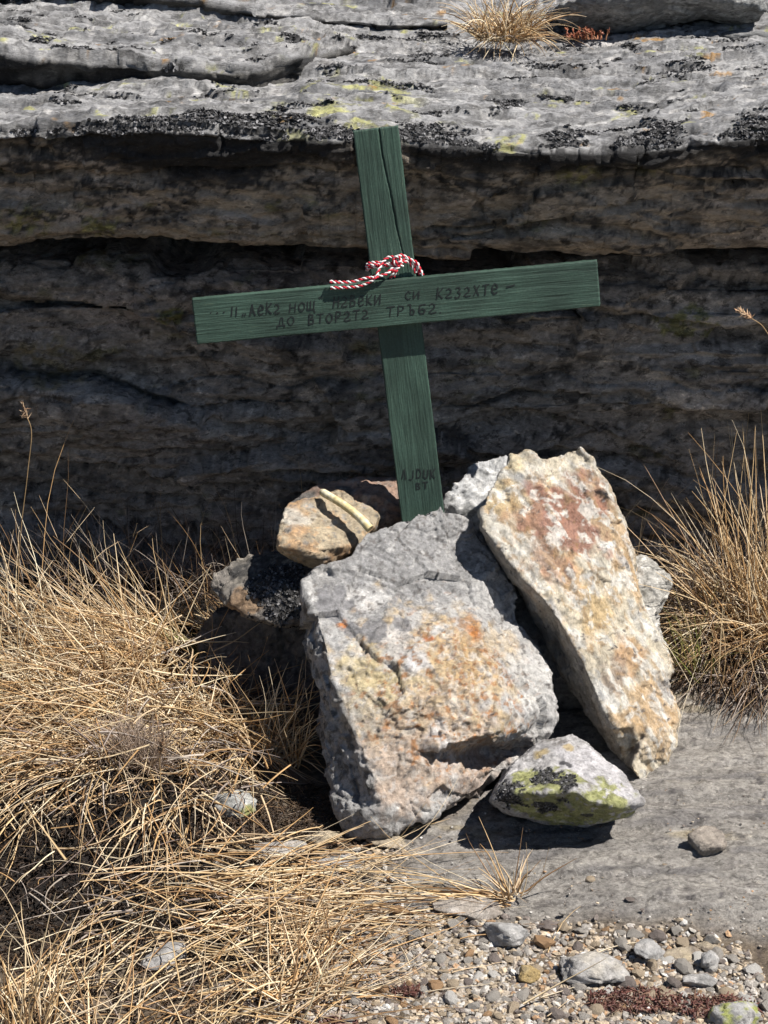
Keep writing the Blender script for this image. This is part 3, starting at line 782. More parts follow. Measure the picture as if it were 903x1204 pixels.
# --- yellow green lichen stone in front
def L_lich(c, P, N, fr):
    c = mixc(c, (0.52, 0.50, 0.51), 0.9 * np.maximum(blobm(P, fr.on(690, 900), 0.06, 0.3, 0.3, 30, 3), blobm(P, fr.on(722, 930), 0.045, 0.3, 0.3, 30, 4)))
    g = np.maximum.reduce([blobm(P, fr.on(625, 922), 0.045, 0.3, 0.5, 45, 5), blobm(P, fr.on(655, 918), 0.035, 0.3, 0.5, 45, 6), blobm(P, fr.on(705, 955), 0.055, 0.3, 0.5, 45, 7),
                           blobm(P, fr.on(660, 954), 0.058, 0.3, 0.4, 45, 8), blobm(P, fr.on(615, 945), 0.03, 0.3, 0.4, 45, 9), blobm(P, fr.on(714, 922), 0.008, 0.3, 0.4, 45, 9)])
    c = mixc(c, (0.31, 0.315, 0.12), 0.92 * g * sstep(-0.32, -0.15, fbm(P, 80, 4, 421)))
    c = mixc(c, (0.16, 0.17, 0.05), 0.8 * g * sstep(0.1, 0.3, fbm(P, 110, 3, 423)))
    c = mixc(c, (0.42, 0.30, 0.10), 0.7 * np.maximum(blobm(P, fr.on(638, 886), 0.015, 0.4, 0.4, 45, 10), blobm(P, fr.on(668, 882), 0.013, 0.4, 0.4, 45, 11)))
    b = np.maximum.reduce([blobm(P, fr.on(640, 914), 0.022, 0.2, 0.6, 60, 12), blobm(P, fr.on(664, 920), 0.024, 0.2, 0.6, 60, 13), blobm(P, fr.on(595, 935), 0.028, 0.3, 0.6, 60, 14),
                           blobm(P, fr.on(642, 948), 0.020, 0.2, 0.6, 60, 15), blobm(P, fr.on(690, 958), 0.010, 0.2, 0.6, 60, 16), blobm(P, fr.on(665, 898), 0.010, 0.2, 0.6, 60, 17)])
    return mixc(c, (0.04, 0.038, 0.042), 0.92 * b)
_, LP, LN, LFR = stone('stone', [(579, 941, 2.47), (601, 903, 2.53), (641, 871, 2.59), (674, 866, 2.60), (688, 874, 2.59), (713, 897, 2.555), (734, 911, 2.525), (756, 942, 2.455),
                (742, 957, 2.465), (690, 970, 2.475), (650, 967, 2.48), (598, 955, 2.48)],
      [(604, 932, 2.452), (640, 932, 2.437), (676, 929, 2.437), (692, 941, 2.424), (726, 947, 2.43), (650, 898, 2.515), (700, 912, 2.49), (650, 950, 2.452), (690, 955, 2.448)], (-0.01, 0.105, -0.066), 0.12, 0.0024,
      gen_disp(0.0032, 0.0038, 0.0015, 95), simple_paint((0.38, 0.365, 0.36), (0.46, 0.445, 0.44), (0.27, 0.25, 0.235), 425, L_lich), M_STONE,
      label='small pale stone with yellow-green and black lichen at the foot of the boulder', cat='stone')
LICHEN_PTS.append((LP, LN, 'front'))

# --- convex angular stones from cutting planes
def ico(sub):
    bm = bmesh.new(); bmesh.ops.create_icosphere(bm, subdivisions=sub, radius=1.0)
    V = np.array([v.co[:] for v in bm.verts]); F = np.array([[v.index for v in f.verts] for f in bm.faces]); bm.free()
    return V, F
ICO = {k: ico(k) for k in (1, 2, 3, 4, 5)}
def chipped(sub, rng, planes=14, rough=0.06, freq=3.0, lo=0.72, flatten=1.0):
    V, F = ICO[sub]
    n = rng.normal(size=(planes, 3)); n /= np.linalg.norm(n, axis=1)[:, None]
    h = rng.uniform(lo, 1.0, planes)
    dots = V @ n.T
    r = np.min(np.where(dots > 0.05, h[None, :] / np.maximum(dots, 0.05), 9), axis=1)
    r = np.minimum(r, 1.05)
    W = V * r[:, None]
    W = W + V * (rough * fbm(W, freq, 3, int(rng.integers(90))))[:, None]
    W[:, 2] *= flatten
    return W, F
def rotm(rng, tilt=0.35):
    a = rng.uniform(0, 6.283); b = rng.normal() * tilt; c = rng.normal() * tilt
    return np.array((Matrix.Rotation(a, 3, 'Z') @ Matrix.Rotation(b, 3, 'X') @ Matrix.Rotation(c, 3, 'Y')))
def placed_stone(name, px, py, rad, seed, cols, label, cat='stone', sub=4, rot=0.0, tilt=(0, 0), sink=0.25, base=None, mat=M_STONE, rough=0.05, planes=16, lichen=None):
    rng = np.random.default_rng(seed)
    W, F = chipped(sub, rng, min(planes, 12) if planes < 20 else planes, rough, 3.0, 0.5)
    W = W + W * (0.12 * facets(W, 2.0, seed % 40) + 0.04 * facets(W, 5.5, seed % 37))[:, None]
    W = W * np.array(rad)
    W = W @ np.array(Matrix.Rotation(rot, 3, 'Z') @ Matrix.Rotation(tilt[0], 3, 'X') @ Matrix.Rotation(tilt[1], 3, 'Y')).T
    if base is None:
        g = gpt(px, py, 0.0); g[2] = float(groundz(g[0], g[1]))
        g = gpt(px, py, g[2])
    else: g = np.array(base)
    W = W + g
    W[:, 2] += -W[:, 2].min() + g[2] - sink * rad[2]
    W = W + 0.0 * W
    c = np.tile(np.array([cols[0]]), (len(W), 1))
    c = mixc(c, cols[1], sstep(0, 0.3, fbm(W, 30, 4, seed)))
    c = mixc(c, cols[2], sstep(0.1, 0.35, fbm(W, 40, 4, seed + 3)))
    if lichen: c = lichen(c, W)
    V, loc = based(W)
    me = make_mesh(name, V, F, c, True, mat)
    o = link(name, me, loc, label=label, cat=cat)
    return o
GREY = ((0.38, 0.37, 0.36), (0.48, 0.46, 0.44), (0.27, 0.26, 0.25))
TAN = ((0.40, 0.33, 0.24), (0.46, 0.38, 0.26), (0.27, 0.22, 0.17))
placed_stone('pebble', 829, 1002, (0.029, 0.027, 0.024), 5, ((0.30, 0.26, 0.22), (0.36, 0.31, 0.26), (0.2, 0.17, 0.15)), 'rounded brown-grey pebble alone on the bare bedrock', 'pebble', rot=0.6, sink=0.1, planes=24)
placed_stone('stone', 590, 1106, (0.036, 0.024, 0.016), 6, GREY, 'chunky grey stone at the back edge of the gravel', rot=-0.2, sink=0.15)
placed_stone('stone', 690, 1150, (0.056, 0.030, 0.015), 7, ((0.44, 0.42, 0.40), (0.5, 0.46, 0.40), (0.36, 0.34, 0.32)), 'largest flat pale stone lying in the gravel', rot=-0.15, sink=0.1, tilt=(0.25, 0.1))
placed_stone('stone', 766, 1126, (0.026, 0.020, 0.010), 8, GREY, 'angular grey stone chip beside a flat tan one in the gravel', rot=0.5, tilt=(0.3, 0.2))
placed_stone('stone', 803, 1125, (0.027, 0.018, 0.007), 9, TAN, 'flat angular tan stone chip at the gravel edge', rot=0.2, tilt=(0.2, 0))
placed_stone('stone', 836, 1118, (0.022, 0.011, 0.006), 10, TAN, 'thin ochre stone flake on the gravel edge by the bedrock', rot=-0.2, tilt=(0.15, 0))
placed_stone('stone', 832, 1138, (0.017, 0.014, 0.015), 11, GREY, 'small blocky grey stone standing in the gravel', rot=0.7)
placed_stone('stone', 822, 1158, (0.026, 0.015, 0.008), 12, GREY, 'flat triangular grey stone next to the red moss', rot=0.1, tilt=(0.3, 0))
placed_stone('stone', 866, 1200, (0.036, 0.024, 0.018), 13, GREY, 'grey stone with yellow-green lichen spots at the end of the red moss', sink=0.3,
             lichen=lambda c, W: mixc(c, (0.42, 0.45, 0.10), 0.9 * sstep(0.12, 0.22, fbm(W, 45, 3, 77))))
placed_stone('stone', 620, 1152, (0.018, 0.014, 0.011), 14, ((0.42, 0.30, 0.13), (0.46, 0.36, 0.2), (0.3, 0.2, 0.1)), 'ochre yellow stone in the gravel beside the largest flat stone')
placed_stone('stone', 276, 950, (0.050, 0.030, 0.022), 15, ((0.42, 0.42, 0.40), (0.5, 0.49, 0.47), (0.3, 0.3, 0.29)), 'half-buried stone with yellow lichen among dark moss and dry grass', sink=0.5,
             lichen=lambda c, W: mixc(c, (0.42, 0.42, 0.12), 0.85 * sstep(0.05, 0.2, fbm(W, 35, 3, 78)) * sstep(0.0, -0.012, W[:, 1] - W[:, 1].mean())))
placed_stone('stone', 335, 1003, (0.050, 0.026, 0.012), 16, ((0.42, 0.39, 0.36), (0.5, 0.46, 0.42), (0.3, 0.28, 0.26)), 'low flat stone sunk in the soil left of the boulder foot', sink=0.5)
placed_stone('stone', 380, 990, (0.030, 0.018, 0.012), 17, TAN, 'brownish stone touching the foot of the boulder', sink=0.4)
placed_stone('stone', 400, 1018, (0.045, 0.025, 0.011), 18, GREY, 'grey flat stone under the lying dry stems near the boulder', sink=0.5)
placed_stone('stone', 545, 1072, (0.052, 0.034, 0.013), 19, ((0.40, 0.35, 0.30), (0.46, 0.42, 0.38), (0.3, 0.26, 0.22)), 'broad embedded stone between the grass stems and the gravel', sink=0.55)
placed_stone('stone', 195, 1130, (0.042, 0.030, 0.013), 20, GREY, 'pale grey stone showing between the dry stems on dark soil', sink=0.45)
placed_stone('stone', 340, 1062, (0.040, 0.022, 0.010), 21, GREY, 'grey stone half hidden under matted dry stems', sink=0.5)
placed_stone('stone', 455, 992, (0.030, 0.018, 0.011), 22, TAN, 'small brown stone tucked under the front edge of the boulder', sink=0.35)
# weathered boulder and small stone up on the ledge
stone('boulder', [(646, 16, 3.830), (660, 4, 3.820), (690, -8, 3.800), (720, -30, 3.820), (800, -44, 3.850), (870, -34, 3.840), (896, -10, 3.810), (901, 14, 3.810), (893, 25, 3.830),
                  (862, 26, 3.850), (832, 19, 3.850), (800, 26, 3.860), (760, 36, 3.880), (720, 38, 3.880), (680, 33, 3.870)],
      [(690, 6, 3.805), (740, 0, 3.790), (800, -4, 3.790), (850, -2, 3.785), (880, 5, 3.790), (740, 18, 3.815), (790, 10, 3.820)], (0.0, 0.22, -0.035), 0.05, 0.005,
      gen_disp(0.008, 0.004, 0.002, 97), simple_paint((0.24, 0.24, 0.235), (0.36, 0.36, 0.35), (0.13, 0.13, 0.13), 427), M_LEDGE,
      label='long rounded grey boulder resting on top of the ledge', cat='boulder')
q = at(885, 50, 3.82)
placed_stone('stone', 0, 0, (0.07, 0.04, 0.02), 26, ((0.16, 0.16, 0.16), (0.26, 0.26, 0.26), (0.07, 0.07, 0.07)), 'low dark stone on the ledge in front of the long boulder', 'stone', 4, 0.1, (0, 0), 0.3, q, M_LEDGE, 0.10, 20)

# ------------------------------------------------------------------ pebbles and gravel
def in_gravel(px, py):
    top = np.interp(px, [300, 400, 500, 600, 700, 800, 880, 903], [1150, 1078, 1078, 1090, 1098, 1098, 1120, 1160])
    return py > top
PEB_MATS = [stone_mat('pebble_' + n, grain=140, contrast=0.5, bumpd=0.002, rough=0.6, spec=0.35, speck=0.4, base=c) for n, c in
            (('grey', (0.30, 0.275, 0.245)), ('tan', (0.34, 0.27, 0.19)), ('rust', (0.31, 0.19, 0.10)), ('white', (0.46, 0.44, 0.41)), ('dark', (0.17, 0.14, 0.125)))]
PEB_MARK = [(590, 1100, 'near the chunky grey stone'), (690, 1140, 'near the largest flat stone'), (810, 1125, 'near the flat tan chip'), (745, 1172, 'near the dark red moss'),
            (860, 1190, 'near the lichen-spotted stone'), (480, 1162, 'near the small red plant'), (400, 1190, 'by the dry grass stems'), (430, 1100, 'below the lying stems'),
            (620, 1152, 'near the ochre yellow stone'), (560, 1195, 'between the red plant and the ochre stone'), (520, 1090, 'behind the small red plant')]
def build_pebbles():
    rng = np.random.default_rng(42)
    meshes = []
    for k in range(5):
        row = []
        for j in range(5):
            W, F = chipped(2, rng, 7, 0.05, 2.0, 0.40)
            W = W * np.array([1.0, rng.uniform(0.6, 0.95), rng.uniform(0.35, 0.7)])
            W[:, 2] -= W[:, 2].min()
            row.append(make_mesh('pebble', W, F, None, False, PEB_MATS[k]))
        meshes.append(row)
    placed = []
    tries = 0
    cls_p = [0.40, 0.27, 0.12, 0.08, 0.13]
    while len(placed) < 280 and tries < 6000:
        tries += 1
        px, py = rng.uniform(360, 903), rng.uniform(1070, 1204)
        if not in_gravel(px, py): continue
        r = 0.0070 + 0.0105 * rng.random() ** 1.7
        g = gpt(px, py, -0.008)
        if any((g[0] - a) ** 2 + (g[1] - b) ** 2 < (0.82 * (r + c)) ** 2 for a, b, c in placed): continue
        placed.append((g[0], g[1], r))
        k = int(rng.choice(5, p=cls_p))
        near = min(PEB_MARK, key=lambda m: (px - m[0]) ** 2 + (1.6 * (py - m[1])) ** 2)[2]
        size = 'tiny' if r < 0.008 else 'small' if r < 0.011 else 'larger'
        nm = ('grey', 'tan', 'rust-orange', 'whitish', 'dark brown')[k]
        o = link('pebble', meshes[k][int(rng.integers(5))], (g[0], g[1], float(groundz(g[0], g[1])) - 0.002), None, '%s %s pebble in the gravel %s' % (size, nm, near), 'pebble', '%s %s pebbles %s' % (size, nm, near))
        o.scale = (r, r, r)
        o.rotation_euler = (rng.normal() * 0.2, rng.normal() * 0.2, rng.uniform(0, 6.28))
    # a few loose ones on the bedrock
    for (px, py, r, k) in ((797, 1041, 0.006, 3), (741, 1059, 0.008, 4), (694, 1036, 0.008, 1), (782, 1018, 0.005, 1), (755, 1070, 0.004, 4), (868, 1012, 0.006, 2), (716, 1047, 0.004, 4), (640, 1020, 0.005, 1), (662, 1075, 0.006, 0)):
        g = gpt(px, py, 0.0); z = float(groundz(g[0], g[1])); g = gpt(px, py, z)
        lab = {3: 'tiny white pebble lying loose on the bare bedrock', 4: 'tiny dark pebble lying loose on the bare bedrock', 1: 'tiny tan pebble lying loose on the bare bedrock', 2: 'tiny rusty pebble lying loose on the bare bedrock', 0: 'tiny grey pebble lying loose on the bare bedrock'}[k]
        o = link('pebble', meshes[k][int(rng.integers(5))], (g[0], g[1], z - 0.0005), None, lab, 'pebble', 'loose pebbles on the bedrock')
        o.scale = (r, r, r); o.rotation_euler = (0, 0, rng.uniform(0, 6.28))
    # fine gravel
    VV, FF, CC = [], [], []
    base_cols = np.array([(0.31, 0.285, 0.255), (0.34, 0.275, 0.20), (0.31, 0.20, 0.12), (0.46, 0.44, 0.41), (0.16, 0.135, 0.12), (0.27, 0.23, 0.185)])
    var = [chipped(1, rng, 6, 0.08, 2.5, 0.4) for _ in range(16)]
    off = 0; n = 0
    while n < 13000:
        if n % 16 < 15:
            px, py = rng.uniform(290, 940), rng.uniform(1060, 1290)
            if not in_gravel(min(px, 903), py + rng.normal() * 6): continue
        else:
            px, py = rng.uniform(240, 480), rng.uniform(990, 1110)
        g = gpt(px, py, -0.008)
        r = 0.0022 + 0.0062 * rng.random() ** 1.5
        W, F = var[int(rng.integers(16))]
        W = (W * np.array([r * 1.15, r * 0.9, r * rng.uniform(0.35, 0.7)])) @ rotm(rng, 0.35).T
        W = W + np.array([g[0], g[1], float(groundz(g[0], g[1])) + r * 0.1])
        VV.append(W); FF.append(F + off); off += len(W); n += 1
        c = base_cols[int(rng.choice(6, p=[.28, .25, .07, .05, .15, .20]))] * rng.uniform(0.75, 1.2)
        CC.append(np.tile(c, (len(W), 1)))
    # loose grit on the bedrock
    for _ in range(900):
        px, py = rng.uniform(480, 960), rng.uniform(930, 1110)
        g = gpt(px, py, 0.0); r = 0.0008 + 0.0022 * rng.random() ** 2.5
        W, F = var[int(rng.integers(16))]
        W = (W * np.array([r, r, r * 0.6])) + np.array([g[0], g[1], float(groundz(g[0], g[1])) + 0.001])
        VV.append(W); FF.append(F + off); off += len(W)
        CC.append(np.tile(base_cols[int(rng.integers(6))] * rng.uniform(0.6, 1.3), (len(W), 1)))
    V = np.concatenate(VV)
    me = make_mesh('gravel', V, np.concatenate(FF), np.concatenate(CC), False, M_LICHEN)
    link('gravel', me, label='fine mixed brown and grey gravel in front of the bedrock', cat='gravel', kind='stuff')
build_pebbles()

# ------------------------------------------------------------------ lichen thalli (small curled flakes)
def flakes(P, N, R, C, rng):
    """curled six-petal flakes"""
    n = len(P); k = 7
    t = np.cross(N, rng.normal(size=(n, 3))); t /= np.maximum(np.linalg.norm(t, axis=1)[:, None], 1e-6)
    N2 = N + 0.4 * rng.normal(size=(n, 3)); N2 /= np.linalg.norm(N2, axis=1)[:, None]
    t = t - N2 * (t * N2).sum(1)[:, None]; t /= np.maximum(np.linalg.norm(t, axis=1)[:, None], 1e-6)
    b = np.cross(N2, t)
    V = np.zeros((n, k + 1, 3))
    V[:, 0] = P + N * (R * 0.08)[:, None]
    for i in range(k):
        a = 2 * math.pi * i / k
        rr = R * rng.uniform(0.6, 1.25, n); h = R * rng.uniform(-0.05, 0.55, n)
        V[:, i + 1] = P + t * (math.cos(a) * rr)[:, None] + b * (math.sin(a) * rr)[:, None] + N2 * h[:, None]
    F = np.array([[0, i + 1, (i + 1) % k + 1] for i in range(k)])
    F = (F[None] + (np.arange(n) * (k + 1))[:, None, None]).reshape(-1, 3)
    return V.reshape(-1, 3), F, np.repeat(C, k + 1, axis=0)
def build_lichen():
    rng = np.random.default_rng(8)
    VV, FF, CC = [], [], []; off = 0
    for P, N, kind in LICHEN_PTS:
        if kind == 'cap':
            lip = 0.30 * sstep(0.09, 0.0, P[:, 1] - 3.10) * sstep(0.35, 0.8, N[:, 2] + 0.4)
            m = fbm(P, (8, 20, 20), 5, 151) + lip - 0.05
            dens = sstep(0.14, 0.28, m) * sstep(-0.3, 0.4, N[:, 2])
            cnt, r0 = 21000, 0.0027
        elif kind == 'slab':
            dens = sstep(0.24, 0.34, fbm(P, (9, 22, 22), 5, 281)) * sstep(-0.2, 0.4, N[:, 2]); cnt, r0 = 3500, 0.0028
        elif kind == 'stone':
            q = np.array([(p[0], p[1], p[2]) for p in [at(335, 695, 2.85)]])[0]
            dens = blobm(P, q, 0.06, 0.4, 0.4, 40, 6) * (N[:, 1] < 0.2); cnt, r0 = 1400, 0.0024
        else:
            d = [blobm(P, LFR.on(a, b), r, 0.2, 0.6, 60, s) for a, b, r, s in ((640, 914, .022, 12), (664, 920, .024, 13), (595, 935, .028, 14), (642, 948, .020, 15))]
            dens = np.maximum.reduce(d); cnt, r0 = 700, 0.0016
        w = dens / dens.sum()
        idx = rng.choice(len(P), cnt, p=w)
        g = np.clip(rng.normal(0.045, 0.02, cnt), 0.015, 0.12)
        pale = rng.random(cnt) < 0.25
        g = np.where(pale, rng.uniform(0.10, 0.24, cnt), g)
        C = np.stack([g, g * 0.98, g], 1)
        v, f, c = flakes(P[idx] + N[idx] * 0.0008, N[idx], r0 * rng.uniform(0.5, 1.5, cnt), C, rng)
        VV.append(v); FF.append(f + off); CC.append(c); off += len(v)
    me = make_mesh('black_lichen', np.concatenate(VV), np.concatenate(FF), np.concatenate(CC), True, M_LICHEN)
    link('black_lichen', me, label='crusty black and grey lichen growing on the ledge and the stones', cat='lichen', kind='stuff')
build_lichen()

# ------------------------------------------------------------------ the cross
def plane_hit(px, py, p0, n):
    d = ray(px, py); o = np.array([0, 0, CAM_H])
    return o + d * (np.dot(p0 - o, n) / np.dot(d, n))
def paint_mat():
    m, nt, b, out = nodes_of('green_painted_wood')
    vec = stretched(nt, (3.0, 60, 60))
    n1 = noise(nt, vec, 2.4, 9, 0.6, 0.9)
    vec2 = stretched(nt, (7, 160, 160))
    n2 = noise(nt, vec2, 2.0, 5, 0.6)
    vec3 = stretched(nt, (1, 1, 1))
    n3 = noise(nt, vec3, 9, 5, 0.6)
    n4 = noise(nt, vec3, 260, 3, 0.6)
    c = ramp(nt, n1, [(0.22, (0.022, 0.042, 0.031)), (0.5, (0.035, 0.068, 0.050)), (0.78, (0.052, 0.094, 0.071))])
    c = mixrgb(nt, 'MULTIPLY', 1.0, c, ramp(nt, n3, [(0.3, 0.62), (0.7, 1.3)]))
    c = mixrgb(nt, 'MULTIPLY', 1.0, c, ramp(nt, n2, [(0.32, 0.62), (0.46, 1.0)]))
    worn = math_node(nt, 'MULTIPLY', ramp(nt, n2, [(0.64, 0.0), (0.72, 1.0)]), ramp(nt, n3, [(0.42, 0.0), (0.62, 1.0)]))
    c = mixrgb(nt, 'MIX', math_node(nt, 'MULTIPLY', worn, 0.55), c, (0.22, 0.27, 0.17))
    c = mixrgb(nt, 'MULTIPLY', 1.0, c, ramp(nt, n4, [(0.3, 0.8), (0.7, 1.15)]))
    nt.links.new(c, b.inputs['Base Color'])
    b.inputs['Roughness'].default_value = 0.62
    b.inputs['Specular IOR Level'].default_value = 0.35
    nb = bump(nt, n1, 0.9, 0.0016)
    nb = bump(nt, n2, 0.8, 0.0012, nb)
    nt.links.new(nb, b.inputs['Normal'])
    return m
M_GREEN = paint_mat()
def ink_mat():
    m, nt, b, out = nodes_of('marker_ink')
    n = noise(nt, stretched(nt, (1, 1, 1)), 300, 3)
    c = ramp(nt, n, [(0.35, (0.004, 0.006, 0.006)), (0.65, (0.010, 0.016, 0.014))])
    nt.links.new(c, b.inputs['Base Color']); b.inputs['Roughness'].default_value = 0.55
    return m
M_INK = ink_mat()
GLY = {
 'I': [[(.5, 1), (.5, 0)]], 'и': [[(.05, 1), (.08, 0), (.8, .9)], [(.85, 1), (.85, 0)]], 'Л': [[(0, -.05), (.3, 1.1), (.45, .6), (.95, 0)], [(.22, .35), (.5, .3)]],
 'е': [[(.1, .45), (.85, .55), (.75, .9), (.42, 1), (.12, .7), (.12, .3), (.42, 0), (.9, .15)]], 'к': [[(.12, 1.1), (.12, 0)], [(.85, 1), (.15, .45), (.92, 0)]],
 'а': [[(.1, .85), (.4, 1), (.72, .82), (.72, .5), (.3, .3), (.1, .12), (.35, 0), (.95, .08)]], 'н': [[(.1, 1), (.1, 0)], [(.85, 1), (.85, 0)], [(.1, .5), (.85, .52)]],
 'о': [[(.5, 1), (.15, .8), (.05, .45), (.25, .05), (.6, 0), (.9, .35), (.85, .8), (.5, 1)]], 'щ': [[(0, 1), (0, 0.05), (1, 0), (1.12, -.3)], [(.45, 1), (.45, 0)], [(.92, 1), (.92, 0)]],
 'в': [[(.15, 0), (.15, 1.05), (.65, .95), (.65, .65), (.2, .55), (.8, .45), (.8, .1), (.15, 0)]], 'с': [[(.85, .85), (.5, 1), (.15, .75), (.12, .3), (.45, 0), (.85, .12)]],
 'з': [[(.1, .9), (.5, 1), (.75, .8), (.4, .55), (.8, .35), (.7, 0), (.3, -.12), (.1, .05)]], 'х': [[(.1, 1), (.85, 0)], [(.85, 1), (.1, 0)]],
 'т': [[(0, .95), (.95, 1)], [(.5, 1), (.45, 0)]], 'р': [[(.15, -.05), (.15, 1), (.7, .95), (.8, .65), (.55, .45), (.15, .42)]],
 'ъ': [[(0, 1), (.35, 1), (.4, .05), (.75, 0), (.85, .3), (.65, .48), (.4, .45)]], 'б': [[(.85, 1.05), (.2, .95), (.12, .3), (.35, 0), (.75, .05), (.85, .35), (.55, .55), (.2, .45)]],
 'д': [[(.25, .1), (.4, 1), (.7, .95), (.75, .1)], [(0, -.2), (.02, .08), (1, .1), (1, -.15)]], 'A': [[(0, 0), (.35, 1.05), (.75, 0)], [(.6, .02), (.8, 0.0)]],
 'J': [[(.75, 1), (.75, .15), (.45, -.15), (.05, .0)]], 'D': [[(.15, 0), (.15, 1), (.65, .85), (.9, .45), (.65, .08), (.15, 0)]], 'U': [[(.1, 1), (.15, .2), (.5, 0), (.85, .2), (.9, 1)]],
 'K': [[(.15, 1), (.15, 0)], [(.9, 1), (.2, .45), (.95, 0)]], 'B': [[(.15, 0), (.15, 1), (.7, .9), (.65, .6), (.2, .5), (.8, .4), (.75, .05), (.15, 0)]], 'T': [[(0, 1), (1, 1)], [(.5, 1), (.5, 0)]],
 '.': [[(.4, .02), (.6, .1)]], '-': [[(0, .5), (1, .6)]], ',': [[(.3, .15), (.2, -.15)]], '"': [[(.2, 1.2), (.35, 1.0)], [(.6, 1.25), (.75, 1.05)]], '\u201e': [[(.2, .2), (.1, -.1)], [(.65, .2), (.55, -.1)]],
}
def ribbon(pts, w, off):
    """flat stroke with rounded joints; pts (k,3) on the board, off = board normal"""
    V, F = [], []
    for a, b in zip(pts[:-1], pts[1:]):
        d = b - a; L = np.linalg.norm(d)
        if L < 1e-6: continue
        d /= L; s = np.cross(off, d) * (w / 2)
        a2, b2 = a - d * w * 0.25, b + d * w * 0.25
        i = len(V); V += [a2 - s, b2 - s, b2 + s, a2 + s]; F.append((i, i + 1, i + 2, i + 3))
    return V, F
def plank(name, p_l, p_r, width, thick, nrm, seed, crack=None, step=0.0011, parent=None):
    """board with its own frame: x along, y across, z out of the front face; front face lies at the given line"""
    ax = p_r - p_l; L = np.linalg.norm(ax); ax = ax / L
    wy = np.cross(nrm, ax); wy /= np.linalg.norm(wy)
    nz = np.cross(ax, wy)
    nx, ny = int(L / 0.0025), int(width / step)
    u = np.linspace(-L / 2, L / 2, nx); v = np.linspace(-width / 2, width / 2, ny)
    prof = [(vv, 0.0) for vv in v] + [(width / 2 + .0003, -thick * k / 4) for k in range(1, 5)] + [(vv, -thick) for vv in v[::-6][1:-1]] + [(-width / 2 - .0003, -thick * k / 4) for k in (4, 3, 2, 1)]
    prof = np.array(prof); nv = len(prof)
    U = np.repeat(u[:, None], nv, 1); Yv = np.repeat(prof[None, :, 0], nx, 0); Zv = np.repeat(prof[None, :, 1], nx, 0)
    P = np.stack([U, Yv, Zv], -1).reshape(-1, 3)
    gr = fbm(P, (9, 260, 260), 3, seed)
    P[:, 2] += 0.00035 * gr
    edge = sstep(0.94, 1.0, np.abs(P[:, 1]) / (width / 2))
    P[:, 1] += edge * 0.0011 * fbm(P, (130, 5, 60), 3, seed + 3) * np.sign(P[:, 1])
    P[:, 2] -= sstep(0.97, 1.0, np.abs(P[:, 1]) / (width / 2)) * (P[:, 2] > -thick * .2) * 0.0012
    ends = sstep(0.992, 1.0, np.abs(P[:, 0]) / (L / 2))
    P[:, 0] += ends * 0.0022 * np.sign(P[:, 0]) * fbm(P, (1, 210, 90), 2, seed + 7)
    if crack is not None:
        cx = np.array([c[0] for c in crack]); cy = np.array([c[1] for c in crack])
        o = np.argsort(cx); cx, cy = cx[o], cy[o]
        yy = np.interp(P[:, 0], cx, cy) + 0.0012 * fbm(P * np.array([1, 0, 0]), 60, 3, seed + 11)
        ww = 0.0007 * sstep(cx[0] - .01, cx[0] + 0.06, P[:, 0]) + 0.0004
        m = sstep(ww * 1.6, ww * 0.4, np.abs(P[:, 1] - yy)) * (P[:, 0] > cx[0]) * (P[:, 2] > -thick * .5)
        P[:, 2] -= m * 0.0035
    F = []
    i = np.arange(nx * nv).reshape(nx, nv)
    j = np.roll(i, -1, axis=1)
    F = np.stack([i[:-1], i[1:], j[1:], j[:-1]], -1).reshape(-1, 4)
    me = make_mesh(name, P, F, None, True, None)
    bm = bmesh.new(); bm.from_mesh(me); bm.verts.ensure_lookup_table()
    for row in (0, nx - 1):
        f = bm.faces.new([bm.verts[k] for k in i[row]])
    bmesh.ops.recalc_face_normals(bm, faces=bm.faces)
    bm.to_mesh(me); bm.free()
    me.materials.append(M_GREEN)
    o = link(name, me, parent=parent)
    mid = (p_l + p_r) / 2
    M = Matrix(((ax[0], wy[0], nz[0], mid[0]), (ax[1], wy[1], nz[1], mid[1]), (ax[2], wy[2], nz[2], mid[2]), (0, 0, 0, 1)))
    return o, M, mid, ax, wy, nz
